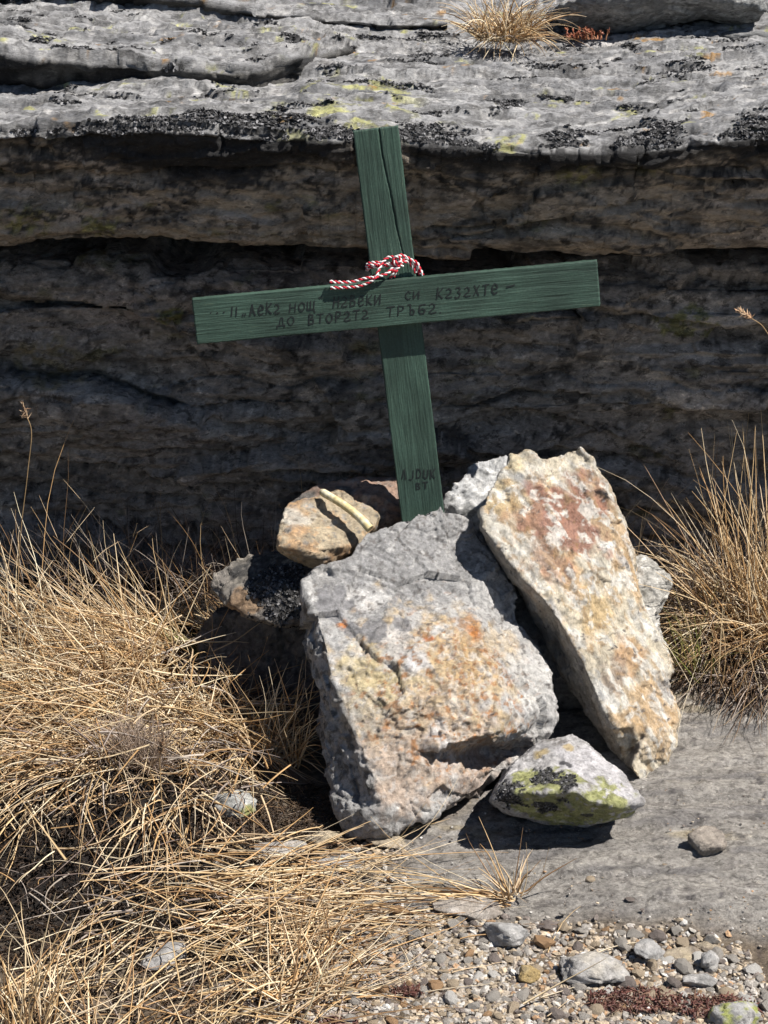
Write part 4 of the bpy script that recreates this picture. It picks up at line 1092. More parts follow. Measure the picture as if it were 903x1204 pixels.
def build_cross():
    B = at(496.5, 601, 2.945); T = at(441.5, 151, 3.045)
    up = (T - B) / np.linalg.norm(T - B)
    nrm = np.cross(np.array([1, 0.0, 0]), up); nrm /= np.linalg.norm(nrm)
    if nrm[1] > 0: nrm = -nrm
    thick = 0.019
    foot = B - up * 0.16
    base = Vector((foot[0], foot[1], foot[2]))
    root = link('wooden_cross', None, base, label='dark green painted wooden cross with handwritten words, leaning against the ledge', cat='cross')
    def setp(o, M):
        o.parent = root
        o.matrix_basis = Matrix.Translation(-base) @ M
    wpx = np.linalg.norm(plane_hit(415, 153, B, nrm) - plane_hit(468, 149, B, nrm))
    mid = (foot + T) / 2; Ls = np.linalg.norm(T - foot)
    wy0 = np.cross(nrm, up)
    def loc2(px, py):
        q = plane_hit(px, py, B, nrm) - mid
        return (float(q @ up), float(q @ wy0))
    crack = [loc2(446, 156), loc2(450, 185), loc2(456, 212), loc2(461, 240), loc2(467, 270), loc2(474, 300)]
    up_o, M, *_ = plank('upright', foot, T, wpx, thick, nrm, 601, crack)
    setp(up_o, M)
    # bar sits in front of the upright
    p0 = B + nrm * (thick + 0.0015)
    bl = (plane_hit(225, 351.5, p0, nrm) + plane_hit(232, 405, p0, nrm)) / 2
    br = (plane_hit(702, 307, p0, nrm) + plane_hit(706, 359.5, p0, nrm)) / 2
    hb = np.linalg.norm(plane_hit(225, 351.5, p0, nrm) - plane_hit(231, 405, p0, nrm))
    bar, Mb, midb, axb, wyb, nzb = plank('crossbar', bl, br, hb, thick, nrm, 607)
    setp(bar, Mb)
    inv = Mb.inverted()
    def writing(items, host, Mh, plane_pt, name):
        Mi = Mh.inverted()
        V, F = [], []
        rr = random.Random(3)
        for s, x0, y0, x1, y1, h, slant in items:
            n = len(s)
            adv = 1.0 / n
            for k, ch in enumerate(s):
                if ch not in GLY: continue
                gx0 = x0 + (x1 - x0) * k * adv; gy0 = y0 + (y1 - y0) * k * adv
                gw = (x1 - x0) * adv * 0.76
                jy = rr.uniform(-.5, .5); hh = h * rr.uniform(0.93, 1.08)
                for stv in GLY[ch]:
                    pts = []
                    for (a, b) in stv:
                        px = gx0 + a * gw + slant * b * hh + rr.uniform(-.25, .25)
                        py = gy0 + (y1 - y0) / max(x1 - x0, 1) * a * gw - b * hh + jy + rr.uniform(-.25, .25)
                        q = plane_hit(px, py, plane_pt, nrm)
                        l = Mi @ Vector(q)
                        pts.append(np.array([l.x, l.y, 0.0005]))
                    v, f = ribbon(pts, 0.0020 * rr.uniform(0.85, 1.2), np.array([0, 0, 1.0]))
                    o = len(V); V += v; F += [tuple(i + o for i in q) for q in f]
        V = np.array(V); V[:, 2] += np.repeat(np.arange(len(V) // 4) % 7, 4) * 0.00003
        me = make_mesh(name, V, np.array(F), None, False, M_INK)
        w = link(name, me, parent=host)
        return w
    writing([('...', 245, 369, 268, 367, 9, 0), ('II', 270.5, 372, 281, 371, 10, .05), ('\u201e', 285, 370.5, 292, 370, 9, 0), ('Лека', 293.5, 371, 331.5, 368, 11.5, .05),
             ('нощ', 340, 367, 372, 364.5, 10.5, .05), ('"', 374, 360, 383, 359, 9, 0), ('навеки', 391.5, 362, 450, 357.5, 11.5, .05),
             ('си', 476, 352, 496, 350.5, 9.5, 0.05), ('казахте', 513, 351, 588, 345.5, 11.5, .08), ('-', 596, 343, 608, 341, 10, 0),
             ('до', 326, 383.5, 349, 381.5, 10.5, .05), ('втората', 362, 381.5, 436, 374.5, 11, .05), ('тръба', 454.5, 372, 516, 368, 11.5, .05), ('.', 516.5, 368.5, 520, 368, 9, 0)],
            bar, Mb, p0, 'lettering')
    writing([('AJDUK', 472.5, 563.5, 513.5, 561.5, 10.5, 0.05), ('BT', 488.5, 575, 505, 574, 8, 0.03)], up_o, M, B, 'lettering')
    # pencil-dark knot hole low on the upright is too small to matter; ends are raw sawn
    return B, nrm, up, thick
CB, CN, CUP, CTH = build_cross()

# ------------------------------------------------------------------ red and white cord
def catmull(pts, per=10):
    pts = np.asarray(pts, float)
    P = np.concatenate([[2 * pts[0] - pts[1]], pts, [2 * pts[-1] - pts[-2]]])
    out = []
    for i in range(1, len(P) - 2):
        for k in range(per):
            t = k / per
            out.append(0.5 * ((2 * P[i]) + (-P[i - 1] + P[i + 1]) * t + (2 * P[i - 1] - 5 * P[i] + 4 * P[i + 1] - P[i + 2]) * t * t + (-P[i - 1] + 3 * P[i] - 3 * P[i + 1] + P[i + 2]) * t ** 3))
    out.append(P[-2])
    return np.array(out)
def tube(path, rad, sides=6, caps=True):
    path = np.asarray(path); n = len(path)
    T = np.gradient(path, axis=0); T /= np.maximum(np.linalg.norm(T, axis=1)[:, None], 1e-9)
    ref = np.array([0, 0, 1.0]) if abs(T[0, 2]) < 0.9 else np.array([1.0, 0, 0])
    A = np.zeros_like(path); a = np.cross(T[0], ref); a /= np.linalg.norm(a)
    for i in range(n):
        a = a - T[i] * (a @ T[i]); a /= max(np.linalg.norm(a), 1e-9); A[i] = a
    Bv = np.cross(T, A)
    rad = np.broadcast_to(rad, (n,))
    ang = np.linspace(0, 2 * np.pi, sides, endpoint=False)
    V = path[:, None] + rad[:, None, None] * (np.cos(ang)[None, :, None] * A[:, None] + np.sin(ang)[None, :, None] * Bv[:, None])
    i = np.arange(n * sides).reshape(n, sides); j = np.roll(i, -1, 1)
    F = np.stack([i[:-1], i[1:], j[1:], j[:-1]], -1).reshape(-1, 4)
    return V.reshape(-1, 3), F, A, Bv
def fabric_mat(name, c0):
    m, nt, b, out = nodes_of(name)
    n = noise(nt, stretched(nt, (1, 1, 1)), 700, 4)
    cc = mixrgb(nt, 'MULTIPLY', 1.0, tuple(c0), ramp(nt, n, [(0.3, 0.7), (0.7, 1.15)]))
    nt.links.new(cc, b.inputs['Base Color']); b.inputs['Roughness'].default_value = 0.8
    nt.links.new(bump(nt, n, 0.6, 0.0006), b.inputs['Normal'])
    return m
def build_cord():
    def p(px, py, off): return plane_hit(px, py, CB + CN * off, CN)
    f = 0.004
    paths = [
        [(388, 331, .027), (402, 332, .0265), (416, 331, .0262), (430, 327, .026), (442, 325.5, .026), (454, 322, .025), (460, 317, .020), (466, 312, .012)],
        [(389, 338.5, .0265), (404, 338, .0262), (420, 337, .026), (432, 333, .0262), (441, 327, .0285), (445, 318, .024), (450, 308, .018), (457, 302.5, .014), (463, 303, .013), (467, 308, .013)],
        [(431, 314, -.012), (433, 310, .004), (442, 308.5, .008), (454, 309, .010), (464, 310, .012)],
        [(432, 318, -.012), (434, 315, .004), (443, 313.5, .008), (455, 312.5, .010), (464, 311, .012)],
        [(431, 316, -.010), (434, 312, .006), (446, 311, .011), (458, 310.5, .012), (466, 309, .012)],
        [(465, 309, .014), (466, 303, .016), (471, 300, .016), (477, 302, .014), (484, 306, .010), (490, 309, .008), (494, 317, .008), (497.5, 324, .010)],
        [(466, 311, .012), (473, 305, .014), (480, 304, .012), (486, 309, .008), (491, 316, .006), (494, 323, .008)],
        [(468, 306, .018), (474, 308, .016), (480, 308, .010), (485, 314, .006), (489, 321, .006)],
        [(470, 305, .016), (470, 311, .018), (466, 315, .018), (462, 321, .019), (459, 327, .012)],
        [(463, 306, .016), (467, 309, .020), (471, 307, .020), (469, 302, .018), (464, 303, .017), (463, 308, .018), (468, 312, .019), (474, 312, .016)],
        [(470, 312, .016), (466, 318, .020), (463, 325, .012)],
    ]
    st = {0: ([], [], 0), 1: ([], [], 0)}
    for k, pp in enumerate(paths):
        C = catmull([p(*q) for q in pp], 16)
        d = np.concatenate([[0], np.cumsum(np.linalg.norm(np.diff(C, axis=0), axis=1))])
        s = np.arange(0, d[-1], 0.0011)
        C = np.stack([np.interp(s, d, C[:, i]) for i in range(3)], 1)
        _, _, A, Bv = tube(C, 0.001)
        ph = s / 0.013 * 2 * np.pi + k
        for w in (0, 1):
            a = ph + w * np.pi
            path = C + 0.0013 * (np.cos(a)[:, None] * A + np.sin(a)[:, None] * Bv)
            rr = 0.0014 * (1 + 0.18 * np.sin(s * 900 + k) + 0.12 * np.sin(s * 2300 + 2 * k + w))
            V, F, _, _ = tube(path, rr, 7)
            vs, fs, o = st[w]
            vs.append(V); fs.append(F + o); st[w] = (vs, fs, o + len(V))
    base = Vector(p(465, 325, 0.01))
    root = link('twisted_cord', None, base, label='red and white twisted cord knotted around the upright above the crossbar', cat='cord')
    for w, nm, c in ((0, 'red_strand', (0.55, 0.012, 0.03)), (1, 'white_strand', (0.80, 0.76, 0.74))):
        vs, fs, _ = st[w]
        me = make_mesh(nm, np.concatenate(vs) - np.array(base), np.concatenate(fs), None, True, fabric_mat(nm + '_yarn', c))
        link(nm, me, parent=root)
build_cord()

# ------------------------------------------------------------------ pale stick on the tan stone
def build_stick():
    C = catmull([at(378, 578, 2.945), at(389, 584.5, 2.926), at(402, 592.5, 2.910), at(415, 602, 2.893), at(426, 612, 2.876), at(435, 622, 2.865)], 10)
    rr = np.interp(np.linspace(0, 1, len(C)), [0, .04, .3, 1], [.0050, .0068, .0066, .0074])
    V, F, _, _ = tube(C, rr, 12)
    col = np.tile(np.array([[0.56, 0.46, 0.24]]), (len(V), 1))
    col = mixc(col, (0.68, 0.62, 0.44), sstep(0, .4, fbm(V, (40, 40, 40), 3, 611)))
    col = mixc(col, (0.30, 0.25, 0.18), sstep(0.012, 0.0, np.linalg.norm(V - C[0], axis=1)))
    Vb, loc = based(V)
    me = make_mesh('stick', Vb, F, col, True, M_PLANT)
    bm = bmesh.new(); bm.from_mesh(me); bm.verts.ensure_lookup_table()
    n = len(C)
    bm.faces.new([bm.verts[i] for i in range(12)][::-1]); bm.faces.new([bm.verts[(n - 1) * 12 + i] for i in range(12)])
    bm.to_mesh(me); bm.free()
    link('stick', me, loc, label='short pale bent stick lying over the tan stone', cat='stick')
build_stick()

# ------------------------------------------------------------------ grass
STRAW = np.array([(0.64, 0.46, 0.25), (0.74, 0.59, 0.38), (0.54, 0.34, 0.16), (0.80, 0.68, 0.49), (0.30, 0.18, 0.09), (0.66, 0.50, 0.32)])
GREYD = np.array([(0.34, 0.28, 0.24), (0.42, 0.35, 0.30), (0.24, 0.18, 0.15), (0.50, 0.43, 0.36)])
GREEN = np.array([(0.20, 0.22, 0.06), (0.28, 0.26, 0.09), (0.36, 0.30, 0.12)])
DARKB = np.array([(0.13, 0.085, 0.055), (0.20, 0.13, 0.08), (0.09, 0.06, 0.045)])
class Blades:
    def __init__(s): s.V = []; s.F = []; s.C = []; s.o = 0
    def add(s, root, d, L, droop, r0, col, rng, seg=7, curl=0.25, wob=0.02, tipcol=None):
        n = len(root)
        d = d / np.maximum(np.linalg.norm(d, axis=1)[:, None], 1e-6)
        side = np.cross(d, rng.normal(size=(n, 3))); side /= np.maximum(np.linalg.norm(side, axis=1)[:, None], 1e-6)
        cu = rng.normal(0, curl, n)
        t = np.linspace(0, 1, seg + 1)
        ph = rng.uniform(0, 6.28, n)
        P = (root[:, None] + L[:, None, None] * (d[:, None] * t[None, :, None] + side[:, None] * (cu[:, None] * t[None] ** 2 + wob * np.sin(t[None] * 7 + ph[:, None]) * t[None])[:, :, None]))
        P[:, :, 2] -= (L * droop)[:, None] * (t ** 2)[None]
        # nothing goes below the soil
        gz = groundz(P[:, :, 0].ravel(), P[:, :, 1].ravel()).reshape(P.shape[:2]) + 0.004
        if s.floor: 
            low = P[:, :, 2] < gz
            P[:, :, 2] = np.where(low, gz + 0.004 * rng.random(P.shape[:2]), P[:, :, 2])
        T = np.gradient(P, axis=1); T /= np.maximum(np.linalg.norm(T, axis=2, keepdims=True), 1e-9)
        A = np.cross(T, side[:, None]); A /= np.maximum(np.linalg.norm(A, axis=2, keepdims=True), 1e-9)
        B = np.cross(T, A)
        r = r0[:, None] * (1 - 0.8 * t[None] ** 1.5)
        V = np.zeros((n, seg + 1, 3, 3))
        for k in range(3):
            a = 2 * math.pi * k / 3
            V[:, :, k] = P + r[:, :, None] * (math.cos(a) * A * 1.5 + math.sin(a) * B * 0.6)
        i = np.arange((seg + 1) * 3).reshape(seg + 1, 3); j = np.roll(i, -1, 1)
        F = np.stack([i[:-1], i[1:], j[1:], j[:-1]], -1).reshape(-1, 4)
        F = (F[None] + (np.arange(n) * (seg + 1) * 3)[:, None, None]).reshape(-1, 4)
        C = np.repeat(col[:, None], seg + 1, 1)
        if tipcol is not None:
            tt = sstep(0.25, 0.7, t)[None, :, None]
            C = C * (1 - tt) + tipcol[:, None] * tt
        s.V.append(V.reshape(-1, 3)); s.F.append(F + s.o); s.C.append(np.repeat(C.reshape(-1, 3), 3, 0)); s.o += V.size // 3
        return P
    floor = True
    def build(s, name, **tags):
        V, loc = based(np.concatenate(s.V))
        me = make_mesh(name, V, np.concatenate(s.F), np.concatenate(s.C), True, M_GRASS)
        return link(name, me, loc, **tags)
def pick(rng, pal, n, w=None):
    c = pal[rng.choice(len(pal), n, p=w)]
    return c * rng.uniform(0.75, 1.2, (n, 1))
def clump(bl, rng, px, py, rad, n, lean, spread, L, droop, pal, r=(0.0006, 0.0011), seg=7, curl=0.25, tip=None, base=None, wob=0.02):
    if base is None:
        g = gpt(px, py, 0.0); g = gpt(px, py, float(groundz(g[0], g[1])))
    else: g = np.array(base)
    rr = rad * np.sqrt(rng.random(n)); a = rng.uniform(0, 6.28, n)
    ox, oy = rr * np.cos(a), rr * np.sin(a)
    x, y = g[0] + ox, g[1] + oy
    z = groundz(x, y) if base is None else np.full(n, g[2])
    z = z + 0.0
    d = np.array(lean)[None] + spread * rng.normal(size=(n, 3)) * np.array([1, 1, 0.45]) + np.stack([ox, oy, 0 * ox], 1) / max(rad, 1e-4) * spread * 0.6
    d[:, 2] = np.abs(d[:, 2]) + 0.02
    LL = rng.uniform(L[0], L[1], n)
    dr = rng.uniform(droop[0], droop[1], n)
    return bl.add(np.stack([x, y, z], 1), d, LL, dr, rng.uniform(r[0], r[1], n), pick(rng, pal, n), rng, seg, curl, wob, None if tip is None else pick(rng, tip, n))

def build_grass():
    rng = np.random.default_rng(77)
    # ---- left tussock: green-based fan leaning left at its right edge, matted straw in front
    TH = (0.0009, 0.0015)
    b = Blades()
    clump(b, rng, 212, 785, 0.045, 330, (-0.85, -0.02, 0.50), 0.26, (0.16, 0.40), (0.05, 0.5), STRAW, TH, tip=STRAW)
    clump(b, rng, 222, 770, 0.030, 260, (-0.85, 0.0, 0.42), 0.18, (0.08, 0.24), (0.0, 0.25), GREEN, TH, tip=STRAW)
    clump(b, rng, 130, 815, 0.09, 260, (-0.6, 0.0, 0.6), 0.42, (0.12, 0.32), (0.1, 0.7), STRAW, TH)
    clump(b, rng, 40, 830, 0.12, 200, (-0.35, -0.05, 0.6), 0.5, (0.12, 0.30), (0.1, 0.8), STRAW, TH)
    clump(b, rng, -40, 860, 0.12, 180, (0.0, -0.05, 0.6), 0.5, (0.12, 0.28), (0.1, 0.8), STRAW, TH)
    clump(b, rng, 190, 850, 0.10, 330, (-0.95, -0.10, 0.32), 0.24, (0.18, 0.40), (0.1, 0.5), STRAW, TH, curl=0.35)
    clump(b, rng, 90, 880, 0.10, 200, (-0.8, -0.25, 0.35), 0.35, (0.14, 0.32), (0.2, 0.6), STRAW, TH, curl=0.35)
    clump(b, rng, 170, 840, 0.11, 260, (-0.15, -0.25, 0.35), 0.65, (0.10, 0.26), (0.3, 0.8), STRAW, TH, curl=0.4)
    clump(b, rng, 260, 860, 0.065, 420, (-0.1, -0.2, 0.5), 0.65, (0.07, 0.20), (0.2, 0.8), STRAW, TH, curl=0.4)
    clump(b, rng, 345, 900, 0.02, 26, (0.05, -0.05, 1.0), 0.3, (0.10, 0.24), (0.0, 0.3), STRAW, TH)
    clump(b, rng, 312, 890, 0.035, 90, (0.35, 0.0, 0.9), 0.35, (0.08, 0.22), (0.0, 0.5), STRAW, TH)
    clump(b, rng, 60, 860, 0.10, 150, (-0.1, -0.3, 0.4), 0.65, (0.10, 0.24), (0.3, 0.9), STRAW, TH, curl=0.4)
    clump(b, rng, 110, 890, 0.09, 150, (0.0, -0.5, 0.4), 0.6, (0.06, 0.13), (0.4, 1.0), GREYD, TH, curl=0.4)
    clump(b, rng, 60, 830, 0.16, 380, (0, -0.1, 0.4), 0.7, (0.05, 0.14), (0.3, 0.9), np.concatenate([GREYD, DARKB]), TH, curl=0.4)
    clump(b, rng, 200, 850, 0.12, 350, (0, -0.1, 0.4), 0.7, (0.05, 0.14), (0.3, 0.9), np.concatenate([GREYD, DARKB]), TH, curl=0.4)
    # fine grey-mauve hair in the middle of the clump
    clump(b, rng, 165, 905, 0.035, 520, (0.0, -0.25, 0.95), 0.25, (0.05, 0.12), (0.0, 0.3), np.array([(0.46, 0.36, 0.28), (0.54, 0.43, 0.33), (0.36, 0.28, 0.23)]), (0.0005, 0.0009))
    # long fringe drooping over the dark soil
    clump(b, rng, 200, 935, 0.07, 60, (0.15, -0.7, 0.45), 0.5, (0.12, 0.24), (0.5, 1.0), STRAW, TH, curl=0.35)
    clump(b, rng, 50, 930, 0.08, 40, (0.0, -0.7, 0.45), 0.5, (0.10, 0.20), (0.5, 1.0), STRAW, TH, curl=0.35)
    # tall sparse stems standing above the clump
    clump(b, rng, 10, 800, 0.14, 30, (-0.2, 0.1, 1.0), 0.30, (0.28, 0.46), (0.0, 0.25), STRAW, TH)
    clump(b, rng, 130, 800, 0.12, 40, (-0.45, 0.1, 1.0), 0.32, (0.20, 0.34), (0.0, 0.3), STRAW, TH)
    # loose tangle lying over the mound
    def tangle(n, x0, x1, y0, y1, h, L, pal):
        px = rng.uniform(x0, x1, n); py = rng.uniform(y0, y1, n)
        g = np.array([gpt(a_, c_, 0.0) for a_, c_ in zip(px, py)])
        g[:, 2] = groundz(g[:, 0], g[:, 1]) + rng.uniform(h[0], h[1], n)
        a_ = rng.uniform(0, 6.28, n)
        d = np.stack([np.cos(a_), np.sin(a_), rng.normal(0.12, 0.25, n)], 1)
        b.add(g, d, rng.uniform(L[0], L[1], n), rng.uniform(0.0, 0.5, n), rng.uniform(0.0007, 0.0017, n), pick(rng, pal, n), rng, 9, 0.5, 0.04)
    tangle(200, -20, 260, 800, 930, (0.03, 0.12), (0.08, 0.26), STRAW)
    tangle(120, -20, 330, 860, 970, (0.02, 0.07), (0.06, 0.20), STRAW)
    tangle(40, -20, 260, 940, 1060, (0.005, 0.04), (0.06, 0.18), STRAW)
    tangle(160, -20, 300, 820, 980, (0.02, 0.08), (0.05, 0.14), GREYD)
    b.build('grass_tussock', label='wide matted straw-coloured grass tussock left of the stones', cat='grass tussock')
    # ---- right tussock
    b = Blades()
    clump(b, rng, 905, 735, 0.08, 300, (-0.3, -0.1, 0.8), 0.5, (0.14, 0.32), (0.1, 0.7), STRAW, TH, curl=0.35)
    clump(b, rng, 855, 732, 0.06, 300, (-0.3, -0.2, 0.45), 0.55, (0.08, 0.20), (0.2, 0.8), STRAW, TH, curl=0.4)
    clump(b, rng, 838, 748, 0.05, 420, (-0.1, -0.35, 0.4), 0.6, (0.05, 0.13), (0.3, 1.0), np.concatenate([GREYD, DARKB, DARKB]), TH, curl=0.4)
    clump(b, rng, 892, 758, 0.08, 700, (-0.1, -0.4, 0.4), 0.6, (0.05, 0.15), (0.3, 1.0), np.concatenate([GREYD, DARKB, DARKB]), TH, curl=0.4)
    clump(b, rng, 960, 750, 0.09, 350, (-0.1, -0.1, 0.7), 0.5, (0.10, 0.26), (0.2, 0.8), STRAW, TH)
    clump(b, rng, 850, 770, 0.06, 16, (-0.2, 0.1, 1.0), 0.30, (0.18, 0.30), (0.0, 0.4), STRAW, TH)
    clump(b, rng, 897, 738, 0.06, 110, (-0.15, 0.05, 1.0), 0.28, (0.24, 0.46), (0.0, 0.25), STRAW, TH)
    clump(b, rng, 825, 765, 0.035, 26, (-0.2, 0.0, 0.9), 0.3, (0.10, 0.22), (0.0, 0.3), GREEN, TH)
    b.build('grass_tussock', label='dry brown grass tussock right of the rusty slab, dark and matted below', cat='grass tussock')
    # ---- tuft on top of the ledge
    b = Blades(); b.floor = False
    base = at(592, 46, 3.74)
    clump(b, rng, 0, 0, 0.055, 300, (0, -0.1, 0.9), 0.5, (0.06, 0.17), (0.1, 0.7), STRAW, TH, base=base)
    clump(b, rng, 0, 0, 0.05, 130, (0, -0.3, 0.4), 0.6, (0.03, 0.08), (0.2, 0.6), np.concatenate([GREYD, STRAW]), TH, base=base + np.array([0.015, 0, 0]))
    b.build('grass_tuft', label='small dry grass tuft growing on top of the ledge', cat='grass tuft')
    # ---- tuft in front of the boulder
    b = Blades()
    clump(b, rng, 600, 1058, 0.016, 30, (-0.25, 0.1, 0.8), 0.5, (0.06, 0.13), (0.0, 0.5), STRAW, TH)
    clump(b, rng, 590, 1062, 0.02, 26, (-0.9, -0.05, 0.12), 0.25, (0.12, 0.28), (0.05, 0.2), STRAW, TH)
    b.build('grass_tuft', label='sparse dry grass tuft between the lichen stone and the gravel', cat='grass tuft')
    # ---- lying dry stems in front
    b = Blades()
    def lying(n, x0, x1, y0, y1, ang, sp, L, pal, lift=0.02, zup=0.03):
        px = rng.uniform(x0, x1, n); py = rng.uniform(y0, y1, n)
        g = np.array([gpt(a, c, 0.0) for a, c in zip(px, py)])
        g[:, 2] = groundz(g[:, 0], g[:, 1]) + 0.003 + rng.random(n) * lift
        a = np.radians(ang) + rng.normal(0, sp, n)
        d = np.stack([np.cos(a), np.sin(a), np.abs(rng.normal(0.03, 0.08, n)) + zup], 1)
        b.add(g, d, rng.uniform(L[0], L[1], n), rng.uniform(0.05, 0.3, n), rng.uniform(TH[0], TH[1] * 0.92, n), pick(rng, pal, n), rng, 8, 0.3)
    lying(120, 210, 430, 1010, 1100, 4, 0.3, (0.10, 0.28), STRAW)
    lying(70, 250, 470, 1010, 1100, 190, 0.4, (0.08, 0.24), STRAW)
    lying(100, 180, 400, 1090, 1215, 30, 0.6, (0.10, 0.28), STRAW, 0.03, 0.06)
    lying(70, 80, 330, 1000, 1110, 15, 0.6, (0.08, 0.22), STRAW, 0.03, 0.04)
    lying(60, -30, 200, 1090, 1200, 40, 0.8, (0.08, 0.20), STRAW, 0.02, 0.06)
    lying(70, -30, 330, 1160, 1260, 65, 0.7, (0.10, 0.24), STRAW, 0.03, 0.15)
    lying(30, 20, 300, 1000, 1100, 0, 3.0, (0.05, 0.16), GREYD, 0.03, 0.05)
    lying(90, 100, 420, 1060, 1220, 0, 3.0, (0.04, 0.13), GREYD, 0.01, 0.02)
    lying(14, 380, 720, 1090, 1200, 40, 0.6, (0.05, 0.12), STRAW, 0.01, 0.04)
    lying(50, 300, 420, 1080, 1180, 70, 0.5, (0.08, 0.2), STRAW, 0.02, 0.15)
    clump(b, rng, 20, 1225, 0.05, 70, (0.0, 0.1, 0.9), 0.35, (0.10, 0.22), (0.0, 0.4), STRAW, TH)
    clump(b, rng, 150, 1265, 0.10, 45, (0.1, 0.1, 0.7), 0.45, (0.10, 0.22), (0.0, 0.5), STRAW, TH)
    clump(b, rng, 350, 1180, 0.05, 55, (0.2, 0.2, 0.6), 0.45, (0.08, 0.2), (0.0, 0.5), STRAW, TH)
    b.build('dry_grass', label='dry straw stems lying flat and tangled over the soil before the boulder', cat='grass', kind='stuff')
    # ---- thin dark grass in the shade at the foot of the wall
    b = Blades()
    for (px, py, rad, n) in ((60, 720, .12, 160), (170, 700, .12, 200), (270, 690, .10, 200), (360, 670, .08, 160), (430, 665, .06, 120), (640, 680, .10, 140), (760, 720, .08, 140), (830, 715, .08, 160), (900, 710, .1, 140)):
        clump(b, rng, px, py, rad, n, (0.0, -0.1, 0.9), 0.4, (0.10, 0.26), (0.0, 0.5), np.concatenate([DARKB, GREYD]), (0.0005, 0.0009))
    clump(b, rng, 420, 672, 0.10, 60, (0.2, -0.1, 1.0), 0.35, (0.18, 0.36), (0.0, 0.3), STRAW, (0.0005, 0.0009))
    clump(b, rng, 700, 700, 0.10, 50, (-0.1, -0.1, 1.0), 0.3, (0.16, 0.32), (0.0, 0.3), STRAW, (0.0005, 0.0009))
    clump(b, rng, 255, 735, 0.03, 50, (-0.5, -0.3, 0.7), 0.35, (0.08, 0.16), (0.1, 0.5), STRAW, (0.0005, 0.0009))
    clump(b, rng, 230, 760, 0.12, 26, (-0.1, -0.1, 1.0), 0.35, (0.20, 0.38), (0.0, 0.4), STRAW, (0.0006, 0.0010))
    clump(b, rng, 330, 740, 0.05, 14, (-0.2, -0.1, 1.0), 0.35, (0.16, 0.30), (0.0, 0.4), STRAW, (0.0006, 0.0010))
    b.build('shade_grass', label='thin sparse grass in the shade along the foot of the ledge wall', cat='grass', kind='stuff')
    # ---- short dead moss and leaf litter on the dark soil
    b = Blades()
    def moss(n, x0, x1, y0, y1, pal):
        px = rng.uniform(x0, x1, n); py = rng.uniform(y0, y1, n)
        g = np.array([gpt(a, c, 0.0) for a, c in zip(px, py)])
        g[:, 2] = groundz(g[:, 0], g[:, 1]) - 0.001
        d = rng.normal(size=(n, 3)) * np.array([0.7, 0.7, 0.3]); d[:, 2] = np.abs(d[:, 2]) + 0.4
        b.add(g, d, rng.uniform(0.006, 0.02, n), rng.uniform(0, .3, n), rng.uniform(0.0008, 0.0016, n), pick(rng, pal, n), rng, 3, 0.3)
    moss(6500, -40, 370, 930, 1130, DARKB * 0.32)
    moss(1500, 230, 420, 930, 1000, DARKB * 0.6)
    moss(1800, -40, 360, 1100, 1230, DARKB * 0.6)
    b.build('dead_moss', label='dark brown dead moss covering the soil in front of the left tussock', cat='moss', kind='stuff')
    # ---- red mossy plants in the gravel
    for (px, py, rad, n, lab) in ((745, 1172, 0.050, 420, 'dark red mossy plant in the gravel beside the flat stones'), (480, 1162, 0.016, 130, 'small dark red plant in the middle of the gravel'),
                                  (840, 1180, 0.045, 340, 'reddish brown moss cushion at the end of the gravel'), (398, 1200, 0.02, 110, 'red mossy tuft at the grassy side of the gravel')):
        b = Blades()
        g = gpt(px, py, 0.0)
        rr = rad * np.sqrt(rng.random(n)); a = rng.uniform(0, 6.28, n)
        R = np.stack([g[0] + rr * np.cos(a) * 1.3, g[1] + rr * np.sin(a) * 0.55, np.zeros(n)], 1); R[:, 2] = groundz(R[:, 0], R[:, 1]) - 0.001
        d = rng.normal(size=(n, 3)) * np.array([0.8, 0.8, 0.3]); d[:, 2] = np.abs(d[:, 2]) + 0.5
        pal = np.array([(0.12, 0.05, 0.042), (0.17, 0.075, 0.06), (0.09, 0.045, 0.035), (0.22, 0.13, 0.09)])
        b.add(R, d, rng.uniform(0.006, 0.017, n), rng.uniform(0, .3, n), rng.uniform(0.0012, 0.0022, n), pick(rng, pal, n), rng, 3, 0.3)
        b.build('moss_plant', label=lab, cat='moss')
    # ---- rust red plantlet on the ledge
    b = Blades(); b.floor = False
    g0 = at(688, 46, 3.80)
    n = 46
    R = g0 + rng.normal(size=(n, 3)) * np.array([0.016, 0.006, 0.0])
    d = rng.normal(size=(n, 3)) * 0.3 + np.array([0, 0, 1.0])
    Pq = b.add(R, d, rng.uniform(0.008, 0.022, n), rng.uniform(0, .2, n), rng.uniform(0.0012, 0.002, n), pick(rng, np.array([(0.35, 0.14, 0.07), (0.30, 0.10, 0.06), (0.42, 0.22, 0.12)]), n), rng, 4, 0.3)
    for k in range(6):
        b.add(Pq[:, -1], rng.normal(size=(n, 3)) + np.array([0, 0, .4]), rng.uniform(0.004, 0.008, n), np.zeros(n), rng.uniform(0.001, 0.0016, n), pick(rng, np.array([(0.42, 0.17, 0.09), (0.36, 0.12, 0.07)]), n), rng, 2, 0.2)
    b.build('withered_plant', label='tiny rust-red withered plant beside the grass tuft on the ledge', cat='plant')
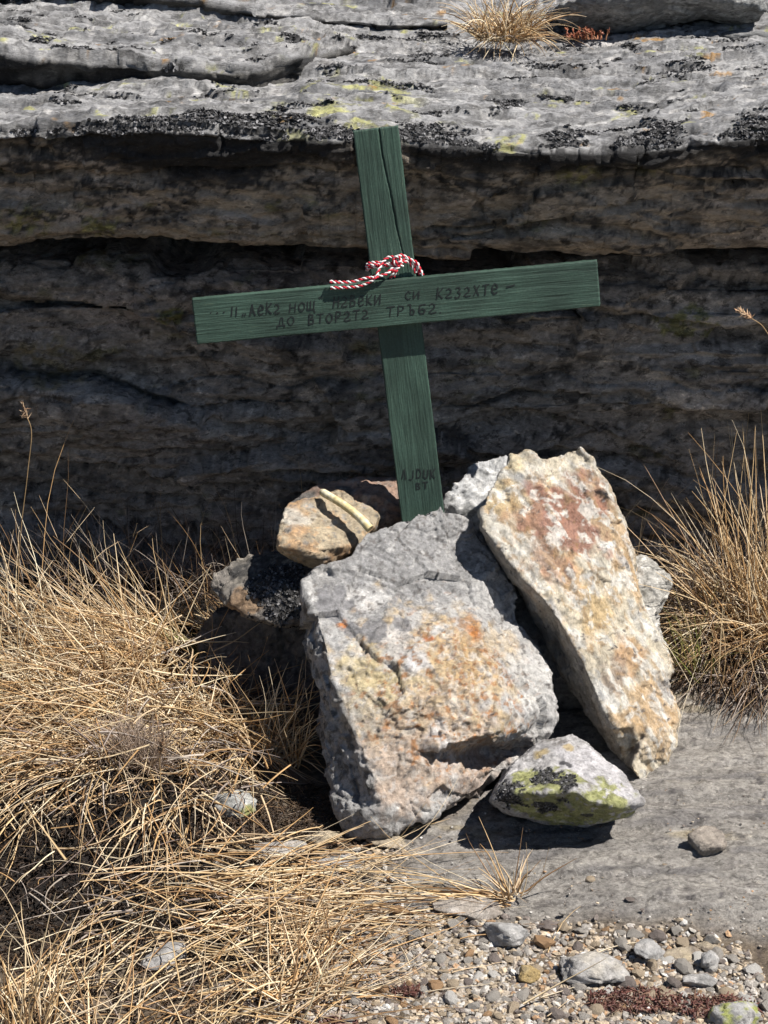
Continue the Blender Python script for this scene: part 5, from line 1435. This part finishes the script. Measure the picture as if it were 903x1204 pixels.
    # ---- single stalks with seed heads
    def stalk(pts, head, r, lab, hl=0.022, hw=0.0035):
        C = catmull(pts, 8)
        V, F, _, _ = tube(C, np.linspace(r, r * 0.7, len(C)), 5)
        base = C[0]
        root = link('grass_stalk', None, tuple(base), label=lab, cat='grass stalk')
        col = np.tile(np.array([[0.42, 0.29, 0.15]]), (len(V), 1))
        link('stem', make_mesh('stem', V - base, F, col, True, M_GRASS), parent=root)
        hb = Blades(); hb.floor = False
        tip = C[-1]; dr = C[-1] - C[-3]; dr /= np.linalg.norm(dr)
        m = 60
        k = rng.random(m)
        R = tip + dr * ((k - 0.3) * hl)[:, None]
        d = dr[None] * 0.9 + rng.normal(size=(m, 3)) * 0.45
        hb.add(R, d, rng.uniform(0.3, 0.6, m) * hl, np.zeros(m), np.full(m, 0.0009), pick(rng, head, m), rng, 2, 0.1)
        h = link('seed_head', make_mesh('seed_head', np.concatenate(hb.V) - base, np.concatenate(hb.F), np.concatenate(hb.C), True, M_GRASS), parent=root)
    HEAD = np.array([(0.42, 0.28, 0.17), (0.55, 0.40, 0.26), (0.30, 0.19, 0.12)])
    gl = gpt(20, 830, 0.07)
    stalk([gl, at(22, 660, 2.80), at(32, 560, 2.80), at(37, 510, 2.80), at(31, 488, 2.80)], HEAD, 0.0009, 'tall single grass stalk with a brown seed head above the left tussock')
    gr = gpt(930, 790, 0.06)
    stalk([gr, at(925, 560, 2.88), at(915, 430, 2.88), at(900, 388, 2.88), at(880, 372, 2.88)], HEAD * 1.35, 0.0009, 'tall arching grass stalk with a fluffy pale seed head above the right tussock')
    g2 = gpt(245, 1180, 0.0)
    stalk([g2, at(222, 1080, 2.42), at(195, 980, 2.44), at(188, 900, 2.46), at(189, 884, 2.46)], HEAD, 0.0008, 'thin stalk with an oval seed head in front of the left tussock', 0.028)
    g3 = gpt(170, 1120, 0.0)
    stalk([g3, at(166, 1090, 2.40), at(163, 1060, 2.41)], HEAD * 1.2, 0.0008, 'short stalk with a spiky seed head over the dark moss', 0.03)
build_grass()
